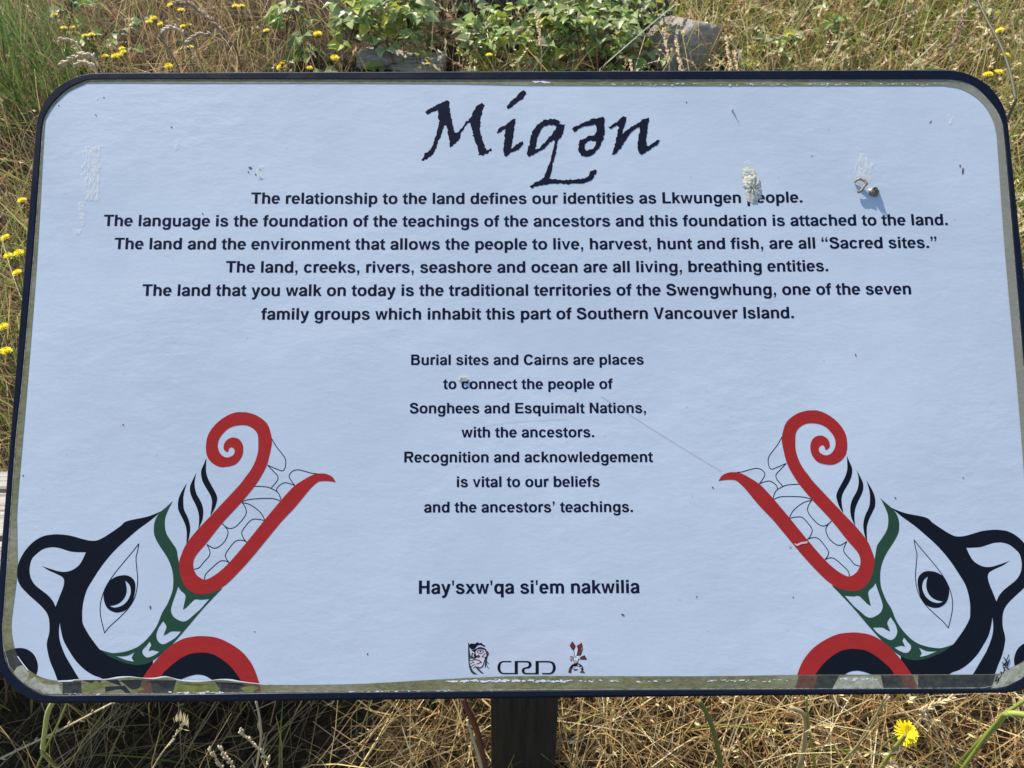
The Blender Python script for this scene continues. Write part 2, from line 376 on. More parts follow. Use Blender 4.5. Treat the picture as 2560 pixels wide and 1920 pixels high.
GLYPH = {
 'a': (556, lambda: [_rib((106, 372, 132), (135, 448, 118), (200, 490, 108), (278, 496, 104), (375, 470, 122), (433, 390, 138), (437, 280, 140), (437, 100, 140), (458, 0, 138)),
                     _rib((430, 296, 95), (330, 278, 95), (195, 245, 108), (100, 152, 140), (150, 62, 118), (230, 38, 104), (330, 66, 104), (430, 150, 110))]),
 'b': (611, lambda: [_rect(61, 0, 201, 718), _BP()]), 'd': (611, lambda: [_rect(411, 0, 551, 718), _DQ()]),
 'p': (611, lambda: [_rect(62, -207, 202, 532), _BP()]), 'q': (611, lambda: [_rect(412, -207, 552, 532), _DQ()]),
 'c': (556, lambda: [_arc((34, -14, 548, 546), (176, 98, 405, 434), 30, 328)]),
 'e': (556, lambda: [_arc((23, -14, 528, 546), (165, 98, 386, 434), -9, 322), _rect(110, 222, 520, 312)]),
 'f': (333, lambda: [_rect(10, 428, 318, 532), _rib((157, 0, 140), (157, 300, 140), (157, 500, 140), (170, 605, 132), (232, 660, 115), (330, 668, 114))]),
 'g': (611, lambda: [_rect(413, 20, 553, 532), _arc((40, -6, 517, 546), (182, 104, 413, 434), 0, 360),
                     _rib((483, 160, 140), (483, 20, 140), (470, -90, 122), (400, -152, 108), (290, -164, 106), (175, -138, 110), (118, -58, 132))]),
 'h': (611, lambda: [_rect(65, 0, 205, 718), _ARCH(140, 476)]), 'n': (611, lambda: [_rect(65, 0, 205, 532), _ARCH(140, 476)]),
 'm': (889, lambda: [_rect(64, 0, 204, 532), _ARCH(134, 445), _ARCH(450, 756)]),
 'u': (611, lambda: _rot([_rect(65, 0, 205, 532), _ARCH(140, 476)])),
 'i': (278, lambda: [_rect(69, 0, 209, 532), _rect(69, 596, 209, 718)]), 'l': (278, lambda: [_rect(69, 0, 209, 718)]),
 'k': (556, lambda: [_rect(69, 0, 209, 718), _poly((200, 175), (200, 345), (375, 532), (545, 532)), _poly((252, 252), (348, 348), (564, 0), (398, 0))]),
 'o': (611, lambda: [_arc((34, -14, 578, 546), (176, 98, 436, 434), 0, 360)]),
 'r': (389, lambda: [_rect(64, 0, 204, 532), _rib((134, 300, 110), (165, 420, 118), (240, 478, 128), (310, 482, 130), (380, 474, 132))]),
 's': (556, lambda: [_rib((432, 372, 132), (395, 458, 108), (285, 494, 104), (165, 470, 110), (115, 395, 132), (170, 322, 125), (290, 276, 118), (410, 222, 125), (455, 145, 132), (400, 62, 110), (278, 38, 104), (150, 68, 110), (98, 168, 136))]),
 't': (333, lambda: [_poly((80, 610), (220, 690), (220, 130), (80, 130)), _rect(10, 428, 309, 532), _rib((150, 220, 140), (150, 115, 140), (192, 54, 112), (318, 48, 110))]),
 'v': (556, lambda: [_poly((13, 532), (159, 532), (278, 165), (397, 532), (543, 532), (350, 0), (206, 0))]),
 'w': (778, lambda: [_poly((10, 532), (155, 532), (232, 180), (318, 532), (461, 532), (547, 180), (624, 532), (769, 532), (622, 0), (475, 0), (390, 345), (304, 0), (157, 0))]),
 'x': (556, lambda: [_poly((15, 532), (181, 532), (541, 0), (375, 0)), _poly((541, 532), (375, 532), (15, 0), (181, 0))]),
 'y': (556, lambda: [_poly((10, 532), (160, 532), (345, 20), (215, 0)), _rib((465, 536, 146), (390, 300, 142), (305, 50, 138), (258, -80, 128), (190, -150, 116), (70, -156, 112))]),
 'B': (722, lambda: [_rect(76, 0, 224, 718), _rib((150, 660, 116), (400, 660, 116), (510, 638, 120), (556, 545, 140), (510, 440, 122), (400, 410, 116), (150, 410, 116)),
                     _rib((380, 410, 110), (530, 372, 122), (596, 220, 144), (530, 82, 122), (400, 58, 116), (150, 58, 116))]),
 'C': (722, lambda: [_arc((44, -19, 708, 737), (196, 108, 552, 610), 27, 333)]),
 'E': (667, lambda: [_rect(76, 0, 226, 718), _rect(150, 594, 608, 718), _rect(150, 310, 580, 428), _rect(150, 0, 621, 124)]),
 'H': (722, lambda: [_rect(71, 0, 221, 718), _rect(501, 0, 651, 718), _rect(150, 305, 570, 430)]),
 'I': (278, lambda: [_rect(66, 0, 214, 718)]), 'L': (611, lambda: [_rect(76, 0, 226, 718), _rect(150, 0, 583, 124)]),
 'N': (722, lambda: [_rect(69, 0, 209, 718), _rect(514, 0, 654, 718), _poly((69, 718), (226, 718), (654, 0), (497, 0))]),
 'R': (722, lambda: [_rect(76, 0, 224, 718), _rib((150, 658, 120), (430, 658, 120), (560, 630, 126), (598, 515, 148), (560, 395, 126), (430, 352, 118), (150, 352, 118)), _poly((320, 340), (482, 345), (690, 0), (512, 0))]),
 'S': (667, lambda: [_rib((530, 500, 148), (480, 612, 126), (335, 660, 118), (190, 630, 128), (130, 535, 148), (190, 450, 135), (340, 390, 130), (500, 318, 140), (560, 208, 150), (500, 92, 128), (330, 44, 122), (160, 90, 128), (112, 222, 150))]),
 'T': (611, lambda: [_rect(14, 596, 598, 718), _rect(233, 0, 379, 640)]),
 'V': (667, lambda: [_poly((19, 718), (178, 718), (334, 190), (490, 718), (648, 718), (412, 0), (255, 0))]),
 '.': (278, lambda: [_rect(67, 0, 211, 146)]), ',': (278, lambda: [_poly(*_com)]),
 "'": (238, lambda: [_poly((60, 718), (178, 718), (160, 454), (78, 454))]),
 '\u2019': (278, lambda: [_poly(*_mv(_com, 0, 575))]),
 '\u201c': (500, lambda: [_poly(*[(272 - x, 1175 - y - 30 - 18) for x, y in _mv(_com, 0, 575)]), _poly(*[(504 - x, 1175 - y - 48) for x, y in _mv(_com, 0, 575)])]),
 '\u201d': (500, lambda: [_poly(*_mv(_com, -5, 575)), _poly(*_mv(_com, 225, 575))]),
}
_gc = {}
def glyph(ch):
    if ch not in _gc:
        adv, fn = GLYPH[ch]
        if ch == '\u201c':
            parts = []
            for dx in (0, 232):
                V, F = _poly(*_com); parts.append(([(278 - x + dx - 10, 710 - 133 + 0 - y) for x, y in V], F))
            # an opening quote is a closing quote turned by half a turn
        else: parts = fn()
        _gc[ch] = (adv, parts)
    return _gc[ch]

# ------------------------------------------------------------------ the sign
M_SIGN = Matrix(((S_R[0], S_U[0], S_N[0], S_C[0]), (S_R[1], S_U[1], S_N[1], S_C[1]), (S_R[2], S_U[2], S_N[2], S_C[2]), (0, 0, 0, 1)))
sign = empty('information_sign', (0.0185, 0.574, 0.0))
tag(sign, 'tilted blue-white information sign with black rounded frame and two bear heads on one dark post', 'sign')

def flat(name, parts, m, z, parent, dz=2.5e-5):
    """flat shapes printed on the sign face, z metres in front of it"""
    b = MB(); k = 0
    for V, F in parts:
        b.add([(x, y, z + (k % 6) * dz) for x, y in V], F); k += 1
    return b.build(name, m, parent, M_SIGN)

def each(name, parts, m, z, parent):
    return [flat(name, [p], m, z + i * 4e-6, parent) for i, p in enumerate(parts)]

# post, slightly flared towards its foot
PW = 0.098
pv = []
for z, wx, wy in ((-0.35, 0.110, 0.105), (0.20, 0.106, 0.102), (0.45, PW, 0.098), (1.005, PW, 0.098)):
    for sx_, sy_ in ((-1, -1), (1, -1), (1, 1), (-1, 1)): pv.append((0.0185 + sx_ * wx / 2, 0.574 + sy_ * wy / 2, z))
for i in (12, 13, 14, 15):                         # top cut along the slope of the panel
    x, y, z = pv[i]; pv[i] = (x, y, S_C[2] + (y - S_C[1]) * S_U[2] / S_U[1] - 0.045)
pf = [[0, 3, 2, 1], [12, 13, 14, 15]]
for r_ in range(3):
    for k in range(4): pf.append([r_ * 4 + k, r_ * 4 + (k + 1) % 4, r_ * 4 + 4 + (k + 1) % 4, r_ * 4 + 4 + k])
bevel(mesh('post', pv, pf, M_POST, sign), 0.005, 2)

# frame: outer and inner outline of the black tray
SX, SY, RAD = 0.475, 0.2955, 0.056
def rrect(hx, hy, r, n=10):
    out = []
    for cx_, cy_, a0 in ((hx - r, hy - r, 0), (-hx + r, hy - r, 90), (-hx + r, -hy + r, 180), (hx - r, -hy + r, 270)):
        for k in range(n + 1):
            q = math.radians(a0 + 90 * k / n); out.append((cx_ + r * math.cos(q), cy_ + r * math.sin(q)))
    return out
INNER = at('P', [(241, 199), (560, 198.6), (860, 199), (1280, 199), (1700, 198.6), (2200, 199), (2361, 199), (2400, 202), (2438.7, 217.7), (2477.6, 256.6), (2501, 295.5), (2510.6, 350), (2536, 640), (2563, 960), (2582, 1187),
                 (2612, 1500), (2612, 1590), (2596, 1650), (2560, 1691), (2514, 1713.6), (2469.7, 1721.7), (1660, 1724.6), (850, 1730), (450, 1735), (244, 1736.6), (126, 1737.4), (89.5, 1726.8), (59, 1708.5), (32.5, 1684), (16, 1657.6),
                 (8, 1627), (5, 1566), (8, 1533.8), (37, 1115.7), (53.3, 960), (82.4, 640), (102, 373), (104, 334), (110.8, 295.5), (136, 254.7), (175, 219.7), (217.7, 202)])
inner = smooth_loop(INNER, n=4)
def resample(L, N, start):
    L = [np.array(p[:2]) for p in L]; a = np.array([math.atan2(p[1] / SY, p[0] / SX) for p in L])
    o = np.argsort(a); a = a[o]; P = np.array([L[i] for i in o])
    g = np.linspace(-math.pi, math.pi, N, endpoint=False)
    return np.stack([np.interp(g, a, P[:, 0], period=2 * math.pi), np.interp(g, a, P[:, 1], period=2 * math.pi)], 1)
def dense(L, n=12):
    out = []
    for i in range(len(L)):
        p, q = np.array(L[i]), np.array(L[(i + 1) % len(L)])
        for k in range(n): out.append(tuple(p + (q - p) * k / n))
    return out
NR = 480
outer_r = resample(dense(rrect(SX, SY, RAD)), NR, 0)
outer_b = resample(dense(rrect(SX - .0022, SY - .0022, RAD - .0022)), NR, 0)
inner_r = resample(dense(inner, 3), NR, 0)
rings = [(outer_r, -0.030), (outer_r, -0.0016), (outer_b, 0.0011), (inner_r * [1 + .0005 / SX, 1 + .0005 / SY], 0.0011), (inner_r, 0.0007), (inner_r, -0.002)]
V = []; F = []
for L, z in rings: V += [(p[0], p[1], z) for p in L]
for r_ in range(len(rings) - 1):
    for k in range(NR):
        j = (k + 1) % NR; F.append([r_ * NR + k, r_ * NR + j, (r_ + 1) * NR + j, (r_ + 1) * NR + k])
n0 = len(V); V.append((0, 0, -0.030)); F += [[n0, (k + 1) % NR, k] for k in range(NR)]
frame = mesh('frame', V, F, M_FRAME, sign, M_SIGN)
frame.data.polygons.foreach_set('use_smooth', [True] * len(frame.data.polygons))
frame.data.set_sharp_from_angle(angle=math.radians(28)) if hasattr(frame.data, 'set_sharp_from_angle') else None
# steel plate joining the back of the tray to the post
b = MB()
b.add([(0.003 + dx, dy, z) for z in (-0.0301, -0.038) for dx, dy in ((-.07, -.11), (.07, -.11), (.07, .11), (-.07, .11))],
      [[0, 1, 2, 3], [7, 6, 5, 4], [4, 5, 1, 0], [5, 6, 2, 1], [6, 7, 3, 2], [7, 4, 0, 3]])
b.build('mounting_bracket', M_FRAME, sign, M_SIGN)

# printed sheet and the mossy film border round it
SHEET = [(241, 208), (500, 208.5), (850, 208.6), (1122, 210), (1277, 213), (1355, 213.8), (1710, 214.6), (2322, 214.6), (2361, 216), (2400, 222), (2438.7, 243), (2466, 272), (2483.5, 307), (2490.5, 338), (2493, 365.5), (2512.6, 640), (2541.6, 960),
         (2560, 1187), (2586, 1500), (2583, 1580), (2574, 1625), (2560, 1650.5), (2539, 1663), (2514, 1675), (2482, 1685), (2278, 1686), (1998, 1687), (1750, 1690.4), (1338, 1690), (1216, 1693), (1094, 1698.6), (943.6, 1707.5), (850, 1710.8), (760, 1712), (670, 1711.5),
         (609, 1705), (578.6, 1700), (547.9, 1699), (523, 1702), (486, 1703), (450, 1700), (429, 1694), (411, 1692), (386, 1696), (356, 1695), (325, 1692), (295, 1694), (262, 1698), (195, 1698.3), (179, 1702), (146, 1702), (114, 1696), (89.5, 1686),
         (65, 1668), (47.8, 1645), (37.6, 1623), (30.5, 1590), (28.5, 1564), (30.7, 1534), (43, 1431), (43, 1329), (44.3, 1255), (68.9, 960), (93.3, 640), (110.8, 334), (116.6, 295), (136, 264), (167, 233), (210, 212)]
sheet = smooth_loop(at('P', SHEET), n=4)
sv, sf = fill([[(p[0], p[1]) for p in INNER]])
panel = flat('printed_panel', [(sv, sf)], M_SHEET, 0.0, sign)
flat('film_border', [fill([[tuple(p[:2]) for p in inner_r * 1.0008], [tuple(p[:2]) for p in sheet]])], M_STRIP, 0.00030, sign)

# ---- lettering
LINES = [("The relationship to the land defines our identities as Lkwungen people.", (627.6, 509.2), (1320, 509.7), (2006.3, 506.4)),
 ("The language is the foundation of the teachings of the ancestors and this foundation is attached to the land.", (258.6, 565.2), (1340, 566.5), (2369.8, 562.8)),
 ("The land and the environment that allows the people to live, harvest, hunt and fish, are all \u201cSacred sites.\u201d", (285.4, 622.9), (1340, 623.9), (2343, 619.8)),
 ("The land, creeks, rivers, seashore and ocean are all living, breathing entities.", (564.3, 681.3), (1330, 681.6), (2070.9, 678.2)),
 ("The land that you walk on today is the traditional territories of the Swengwhung, one of the seven", (355.1, 739.7), (1330, 739.4), (2278.5, 735.9)),
 ("family groups which inhabit this part of Southern Vancouver Island.", (652.3, 799.2), (1320, 798.5), (1985, 795.7)),
 ("Burial sites and Cairns are places", (1027.6, 912.3), (1319, 912.2), (1609.6, 911.3)),
 ("to connect the people of", (1107.6, 972.5), (1319, 972.6), (1531.8, 972.2)),
 ("Songhees and Esquimalt Nations,", (1024, 1033.4), (1319, 1033.2), (1614.8, 1032.5)),
 ("with the ancestors.", (1153.7, 1093.6), (1319, 1093.5), (1485.7, 1093)),
 ("Recognition and acknowledgement", (1010.4, 1156), (1319, 1155.8), (1632.3, 1155.1)),
 ("is vital to our beliefs", (1142, 1217.8), (1319, 1217.5), (1499.5, 1216.9)),
 ("and the ancestors\u2019 teachings.", (1060, 1281.2), (1319, 1280.8), (1582.5, 1280)),
 ("Hay'sxw'qa si'em nakwilia", (1047, 1484.6), (1319, 1483.8), (1599.4, 1482.7))]
for text, l, c, r in LINES:
    L, Cc, R = px_plane(*l), px_plane(*c), px_plane(*r)
    items = []; x = 0
    for ch in text:
        if ch == ' ': x += 278; continue
        a, parts = glyph(ch); items.append((x, parts)); x += a
    xs = [p[0] + x0 for x0, parts in items for V, F in parts for p in V]
    lo, hi = min(xs), max(xs); em = (R[0] - L[0]) / (hi - lo)
    tc_ = (Cc[0] - L[0]) / (R[0] - L[0])
    sag = Cc[1] - (L[1] + (R[1] - L[1]) * tc_); b = MB()
    for x0, parts in items:
        for k, (V, F) in enumerate(parts):
            vv = []
            for p in V:
                q = (p[0] + x0 - lo) / (hi - lo)
                vv.append((L[0] + (p[0] + x0 - lo) * em, L[1] + (R[1] - L[1]) * q + sag * 4 * q * (1 - q) + p[1] * em, 0.0001 + k * 1.5e-5))
            b.add(vv, F)
    b.build('text_line', M_TEXT, sign, M_SIGN)

TITLE = [
 [[(548, 722), (575, 700), (630, 672), (690, 645), (706, 660), (702, 690), (716, 760), (735, 850), (760, 850), (800, 800), (848, 745), (855, 720), (880, 680), (912, 662), (932, 678), (920, 700), (905, 760), (900, 830), (915, 900), (942, 965), (955, 962), (970, 950), (976, 962), (955, 985), (918, 1002), (890, 998), (895, 985), (865, 900), (845, 820), (838, 778), (800, 820), (775, 865), (772, 890), (740, 925), (710, 950), (702, 900), (690, 830), (680, 805), (670, 810), (650, 870), (630, 920), (610, 975), (580, 1010), (540, 1033), (522, 1030), (535, 1015), (540, 990), (580, 965), (600, 930), (622, 850), (640, 780), (630, 750), (632, 708), (600, 720), (560, 742)]],
 [[(1070, 690), (1095, 655), (1135, 620), (1165, 588), (1180, 580), (1196, 592), (1198, 605), (1180, 635), (1140, 660), (1110, 685), (1085, 702), (1075, 698)]],
 [[(1006, 850), (1030, 822), (1075, 795), (1110, 765), (1130, 765), (1130, 790), (1115, 860), (1105, 930), (1098, 955), (1110, 952), (1150, 918), (1175, 908), (1182, 925), (1160, 950), (1120, 975), (1090, 990), (1068, 1010), (1055, 1000), (1050, 960), (1055, 900), (1062, 850), (1068, 830), (1045, 838), (1018, 862)]],
 [[(1200, 990), (1210, 950), (1222, 900), (1235, 845), (1270, 800), (1320, 770), (1360, 765), (1400, 772), (1416, 785), (1405, 798), (1425, 798), (1450, 800), (1440, 830), (1425, 880), (1400, 912), (1393, 960), (1380, 1010), (1365, 1070), (1355, 1120), (1345, 1150), (1400, 1155), (1500, 1157), (1570, 1148), (1600, 1130), (1610, 1100), (1640, 1088), (1650, 1100), (1635, 1135), (1615, 1160), (1570, 1180), (1480, 1182), (1340, 1185), (1270, 1198), (1228, 1210), (1220, 1198), (1260, 1172), (1310, 1145), (1330, 1090), (1350, 1040), (1365, 980), (1380, 920), (1375, 900), (1340, 930), (1290, 970), (1250, 990), (1218, 1012)],
  [(1258, 962), (1262, 940), (1268, 890), (1288, 840), (1315, 812), (1350, 803), (1380, 808), (1396, 815), (1370, 850), (1320, 912), (1280, 955)]],
 [[(1490, 830), (1505, 815), (1560, 790), (1620, 765), (1690, 752), (1702, 765), (1700, 800), (1703, 840), (1695, 880), (1680, 920), (1668, 955), (1640, 985), (1610, 1003), (1585, 1010), (1550, 1000), (1532, 970), (1530, 930), (1545, 900), (1590, 880), (1630, 870), (1648, 850), (1650, 815), (1640, 800), (1590, 810), (1545, 825), (1505, 848)],
  [(1575, 960), (1575, 930), (1590, 910), (1620, 905), (1648, 912), (1640, 940), (1615, 960), (1590, 970)]],
 [[(1722, 820), (1750, 800), (1790, 775), (1820, 748), (1842, 752), (1835, 790), (1820, 830), (1812, 865), (1830, 850), (1870, 815), (1920, 790), (1955, 765), (1985, 755), (1988, 775), (1978, 830), (1970, 890), (1972, 935), (1985, 940), (2020, 915), (2050, 897), (2058, 905), (2040, 930), (1990, 965), (1940, 998), (1925, 985), (1912, 950), (1918, 900), (1928, 840), (1925, 815), (1890, 835), (1850, 880), (1820, 930), (1790, 970), (1765, 992), (1745, 993), (1755, 975), (1770, 920), (1785, 860), (1795, 815), (1780, 805), (1740, 828)]],
]
def rough(L, step=9, amp=2.6):
    out = []
    for i in range(len(L)):
        p, q = np.array(L[i], float), np.array(L[(i + 1) % len(L)], float); n = max(1, int(np.linalg.norm(q - p) / step))
        for k in range(n): out.append(tuple(p + (q - p) * k / n + rng.normal(0, amp, 2) * (0.4 if k == 0 else 1)))
    return out
flat('title_lettering', [fill([at('T', rough(l)) for l in letter]) for letter in TITLE], M_TEXT, 0.0001, sign)

# ---- bear heads
A_, B_, C_, D_, E_ = (lambda z: (lambda *p: at(z, p)))('A'), (lambda *p: at('B', p)), (lambda *p: at('C', p)), (lambda *p: at('D', p)), (lambda *p: at('E', p))
RED = (A_((2063, 1010), (2020, 945), (1950, 910), (1880, 902), (1800, 912), (1700, 960), (1560, 1050), (1480, 1130), (1390, 1230), (1190, 1470))
       + E_((1505, 965), (1400, 1087), (1340, 1143), (1290, 1178), (1247, 1193), (1205, 1170), (1183, 1130), (1180, 1085), (1200, 1040), (1260, 970), (1355, 850))
       + A_((905, 1255), (1065, 1060), (1150, 930), (1215, 800), (1255, 650), (1278, 520), (1268, 430), (1235, 320), (1180, 250), (1080, 185), (980, 155), (900, 148), (820, 155), (720, 195), (620, 265), (540, 350), (485, 450), (467, 560), (470, 640), (490, 710), (540, 770), (600, 808), (660, 825), (740, 818), (810, 800), (860, 765), (905, 700), (922, 640), (923, 570), (905, 520), (870, 480), (820, 462), (770, 465), (720, 495), (690, 540), (683, 590), (697, 620), (725, 637), (742, 635), (745, 610), (760, 587), (785, 582), (810, 600), (820, 630), (810, 665), (780, 690), (735, 706), (690, 697), (650, 665), (620, 610), (612, 550), (630, 480), (670, 420), (730, 360), (800, 325), (880, 310), (960, 312), (1030, 340), (1080, 385), (1105, 440), (1110, 530), (1108, 620), (1090, 700), (1060, 780), (1010, 870), (950, 950), (890, 1030), (780, 1150), (640, 1300), (480, 1470), (340, 1620))
       + E_((1135, 978), (1105, 1045)) + C_((1112, 40), (1130, 190), (1190, 320), (1270, 390), (1350, 415), (1450, 410), (1560, 380), (1670, 310), (1770, 220), (1975, 0))
       + A_((1290, 1622), (1400, 1490), (1560, 1320), (1700, 1150), (1760, 1080), (1840, 1010), (1900, 997), (1980, 998)))
FLAMES = [A_((472, 710), (440, 790), (410, 860), (408, 930), (430, 1010), (480, 1100), (520, 1170), (540, 1240), (535, 1330), (520, 1415), (535, 1400), (575, 1330), (602, 1240), (603, 1190), (580, 1130), (530, 1040), (490, 960), (468, 880), (468, 800)),
          A_((350, 892), (300, 990), (272, 1060), (272, 1130), (295, 1200), (340, 1290), (370, 1370), (382, 1450), (378, 1540), (368, 1580), (385, 1560), (420, 1480), (433, 1400), (428, 1320), (400, 1240), (350, 1150), (328, 1060), (330, 980)),
          A_((232, 1020), (160, 1140), (125, 1240), (125, 1340), (150, 1400), (190, 1480), (220, 1560), (230, 1640), (226, 1774), (250, 1720), (268, 1640), (272, 1560), (250, 1460), (200, 1350), (188, 1260), (195, 1150))]
GREEN = (B_((2125, 58), (2060, 120), (1985, 185), (1930, 250), (1900, 320), (1890, 400), (1895, 470), (1920, 540), (1980, 640), (2040, 730), (2090, 830), (2120, 930), (2130, 1030), (2122, 1150), (2090, 1250), (2050, 1340), (1990, 1440))
         + C_((840, 800), (740, 940), (620, 1050), (480, 1110), (330, 1135), (250, 1125), (150, 1095), (250, 1170), (350, 1215), (450, 1255), (560, 1278), (660, 1275), (760, 1245), (880, 1165), (1000, 1060), (1180, 860), (1400, 600), (1640, 345), (1450, 375), (1300, 340), (1190, 220), (1140, 80))
         + B_((2195, 800), (2170, 660), (2120, 580), (2050, 470), (2028, 380), (2030, 280), (2060, 190)))
GHOLES = [C_((1100, 325), (1130, 370), (1175, 410), (1190, 450), (1175, 530), (1158, 605), (1200, 580), (1260, 520), (1310, 480), (1380, 485), (1480, 475), (1440, 520), (1370, 600), (1290, 670), (1220, 730), (1160, 750), (1090, 725), (1035, 680), (1012, 610), (1030, 530), (1065, 430)),
          C_((917, 745), (945, 785), (957, 820), (940, 870), (920, 920), (960, 905), (1020, 872), (1135, 872), (1080, 935), (1010, 985), (930, 1025), (880, 1015), (845, 970), (835, 910), (860, 830)),
          C_((752, 997), (772, 1040), (750, 1080), (740, 1112), (790, 1100), (870, 1120), (810, 1160), (740, 1187), (700, 1180), (668, 1140), (668, 1095), (710, 1050)),
          C_((340, 1172), (430, 1175), (500, 1160), (567, 1125), (545, 1165), (533, 1195), (565, 1248), (480, 1225), (400, 1195))]
BLACK = (B_((1995, 180), (1820, 250), (1560, 308), (1480, 370), (1380, 440), (1270, 510), (1190, 545), (1110, 548), (1020, 530), (880, 490), (780, 475), (690, 470), (620, 476), (540, 490), (450, 535), (380, 590), (310, 670), (250, 770), (218, 860), (212, 940), (215, 1010), (240, 1085), (290, 1150), (370, 1230), (460, 1310), (540, 1390), (585, 1460), (605, 1540))
         + D_((605, 100), (575, 240), (590, 360), (620, 470), (670, 590), (720, 720), (780, 790), (1010, 780), (985, 690), (970, 670), (880, 520), (800, 380), (740, 220), (725, 100), (735, -20), (745, 60), (780, 200), (850, 330), (930, 450), (1040, 560), (1150, 630), (1250, 668), (1400, 760), (1700, 760))
         + C_((760, 1400), (800, 1180), (600, 1240), (400, 1200), (210, 1120), (150, 1095), (80, 1010), (0, 895))
         + B_((1020, 1570), (1012, 1490), (1012, 1400), (1030, 1280), (1070, 1150), (1140, 1030), (1230, 890), (1330, 760), (1440, 640), (1560, 530), (1700, 410), (1850, 300)))
EAR = B_((1055, 692), (1010, 790), (960, 860), (880, 912), (800, 932), (720, 925), (620, 895), (515, 860), (600, 915), (690, 955), (770, 1000), (788, 1060), (770, 1140), (730, 1240), (683, 1360), (650, 1290), (590, 1220), (500, 1150), (430, 1090), (385, 1020), (365, 940), (368, 860), (390, 780), (430, 730), (510, 665), (580, 638), (650, 630), (730, 640), (860, 680), (950, 690))
EYELINE = B_((1708, 582), (1640, 670), (1540, 790), (1440, 910), (1360, 1020), (1300, 1120), (1260, 1220), (1235, 1320), (1232, 1420), (1245, 1520), (1286, 1683), (1340, 1612), (1450, 1510), (1560, 1400), (1630, 1300), (1670, 1200), (1690, 1080), (1690, 980), (1680, 880), (1672, 760), (1690, 680))
PUPIL = B_((1530, 972), (1600, 990), (1650, 1040), (1665, 1110), (1655, 1200), (1630, 1290), (1580, 1370), (1520, 1415), (1440, 1432), (1370, 1415), (1310, 1365), (1280, 1290), (1272, 1210), (1295, 1120), (1350, 1040), (1430, 990))
CRESC = B_((1540, 1040), (1590, 1090), (1608, 1160), (1595, 1230), (1555, 1300), (1490, 1350), (1410, 1370), (1348, 1352), (1430, 1335), (1500, 1290), (1545, 1220), (1558, 1140))
TEETH = [A_((1270, 465), (1330, 570), (1400, 660), (1440, 720), (1447, 780), (1435, 840), (1405, 870), (1340, 850), (1222, 800)),
         A_((1222, 800), (1300, 880), (1345, 930), (1352, 965), (1330, 1010), (1268, 1083)),
         A_((1835, 905), (1760, 898), (1680, 875), (1600, 858), (1540, 870), (1500, 905), (1490, 945), (1520, 1000), (1560, 1052)),
         A_((1560, 1052), (1500, 1028), (1430, 1017), (1370, 1050), (1340, 1085), (1333, 1122)),
         A_((1065, 1060), (1160, 1063), (1240, 1075), (1333, 1122), (1370, 1170), (1390, 1235)),
         A_((905, 1250), (1000, 1222), (1150, 1210), (1300, 1213), (1385, 1245)),
         A_((905, 1260), (1000, 1282), (1090, 1340), (1150, 1400), (1190, 1475)),
         A_((910, 1260), (950, 1320), (962, 1385), (930, 1450), (850, 1540), (800, 1572), (750, 1578), (700, 1550), (665, 1518)),
         E_((1612, 832), (1575, 825), (1535, 828), (1495, 870), (1475, 905), (1485, 940), (1505, 965)),
         E_((1505, 962), (1470, 952), (1435, 960), (1400, 1000), (1375, 1040), (1380, 1065), (1397, 1088)),
         E_((1397, 1088), (1370, 1078), (1340, 1082), (1300, 1115), (1255, 1160), (1248, 1193)),
         E_((1358, 853), (1385, 885), (1390, 915), (1370, 960), (1330, 995), (1300, 1000), (1262, 978)),
         E_((1262, 978), (1280, 1020), (1275, 1050), (1240, 1090), (1215, 1120), (1185, 1130))]
ARCH_O = C_((600, 1640), (640, 1500), (700, 1390), (830, 1220), (1000, 1055), (1150, 965), (1300, 932), (1420, 928), (1560, 945), (1700, 1000), (1850, 1095), (1960, 1210), (2030, 1330), (2090, 1505), (2115, 1640))
ARCH_I = C_((1930, 1640), (1880, 1500), (1800, 1370), (1700, 1260), (1560, 1165), (1450, 1132), (1350, 1130), (1230, 1150), (1100, 1220), (980, 1320), (890, 1420), (800, 1640))
ARCH_W = C_((1040, 1640), (1110, 1480), (1200, 1430), (1290, 1403), (1350, 1398), (1420, 1410), (1480, 1440), (1560, 1500), (1640, 1640))
BLOB = D_((50, 335), (180, 300), (270, 295), (350, 320), (420, 380), (460, 470), (465, 560), (437, 640), (360, 740), (200, 760), (60, 620), (20, 460))

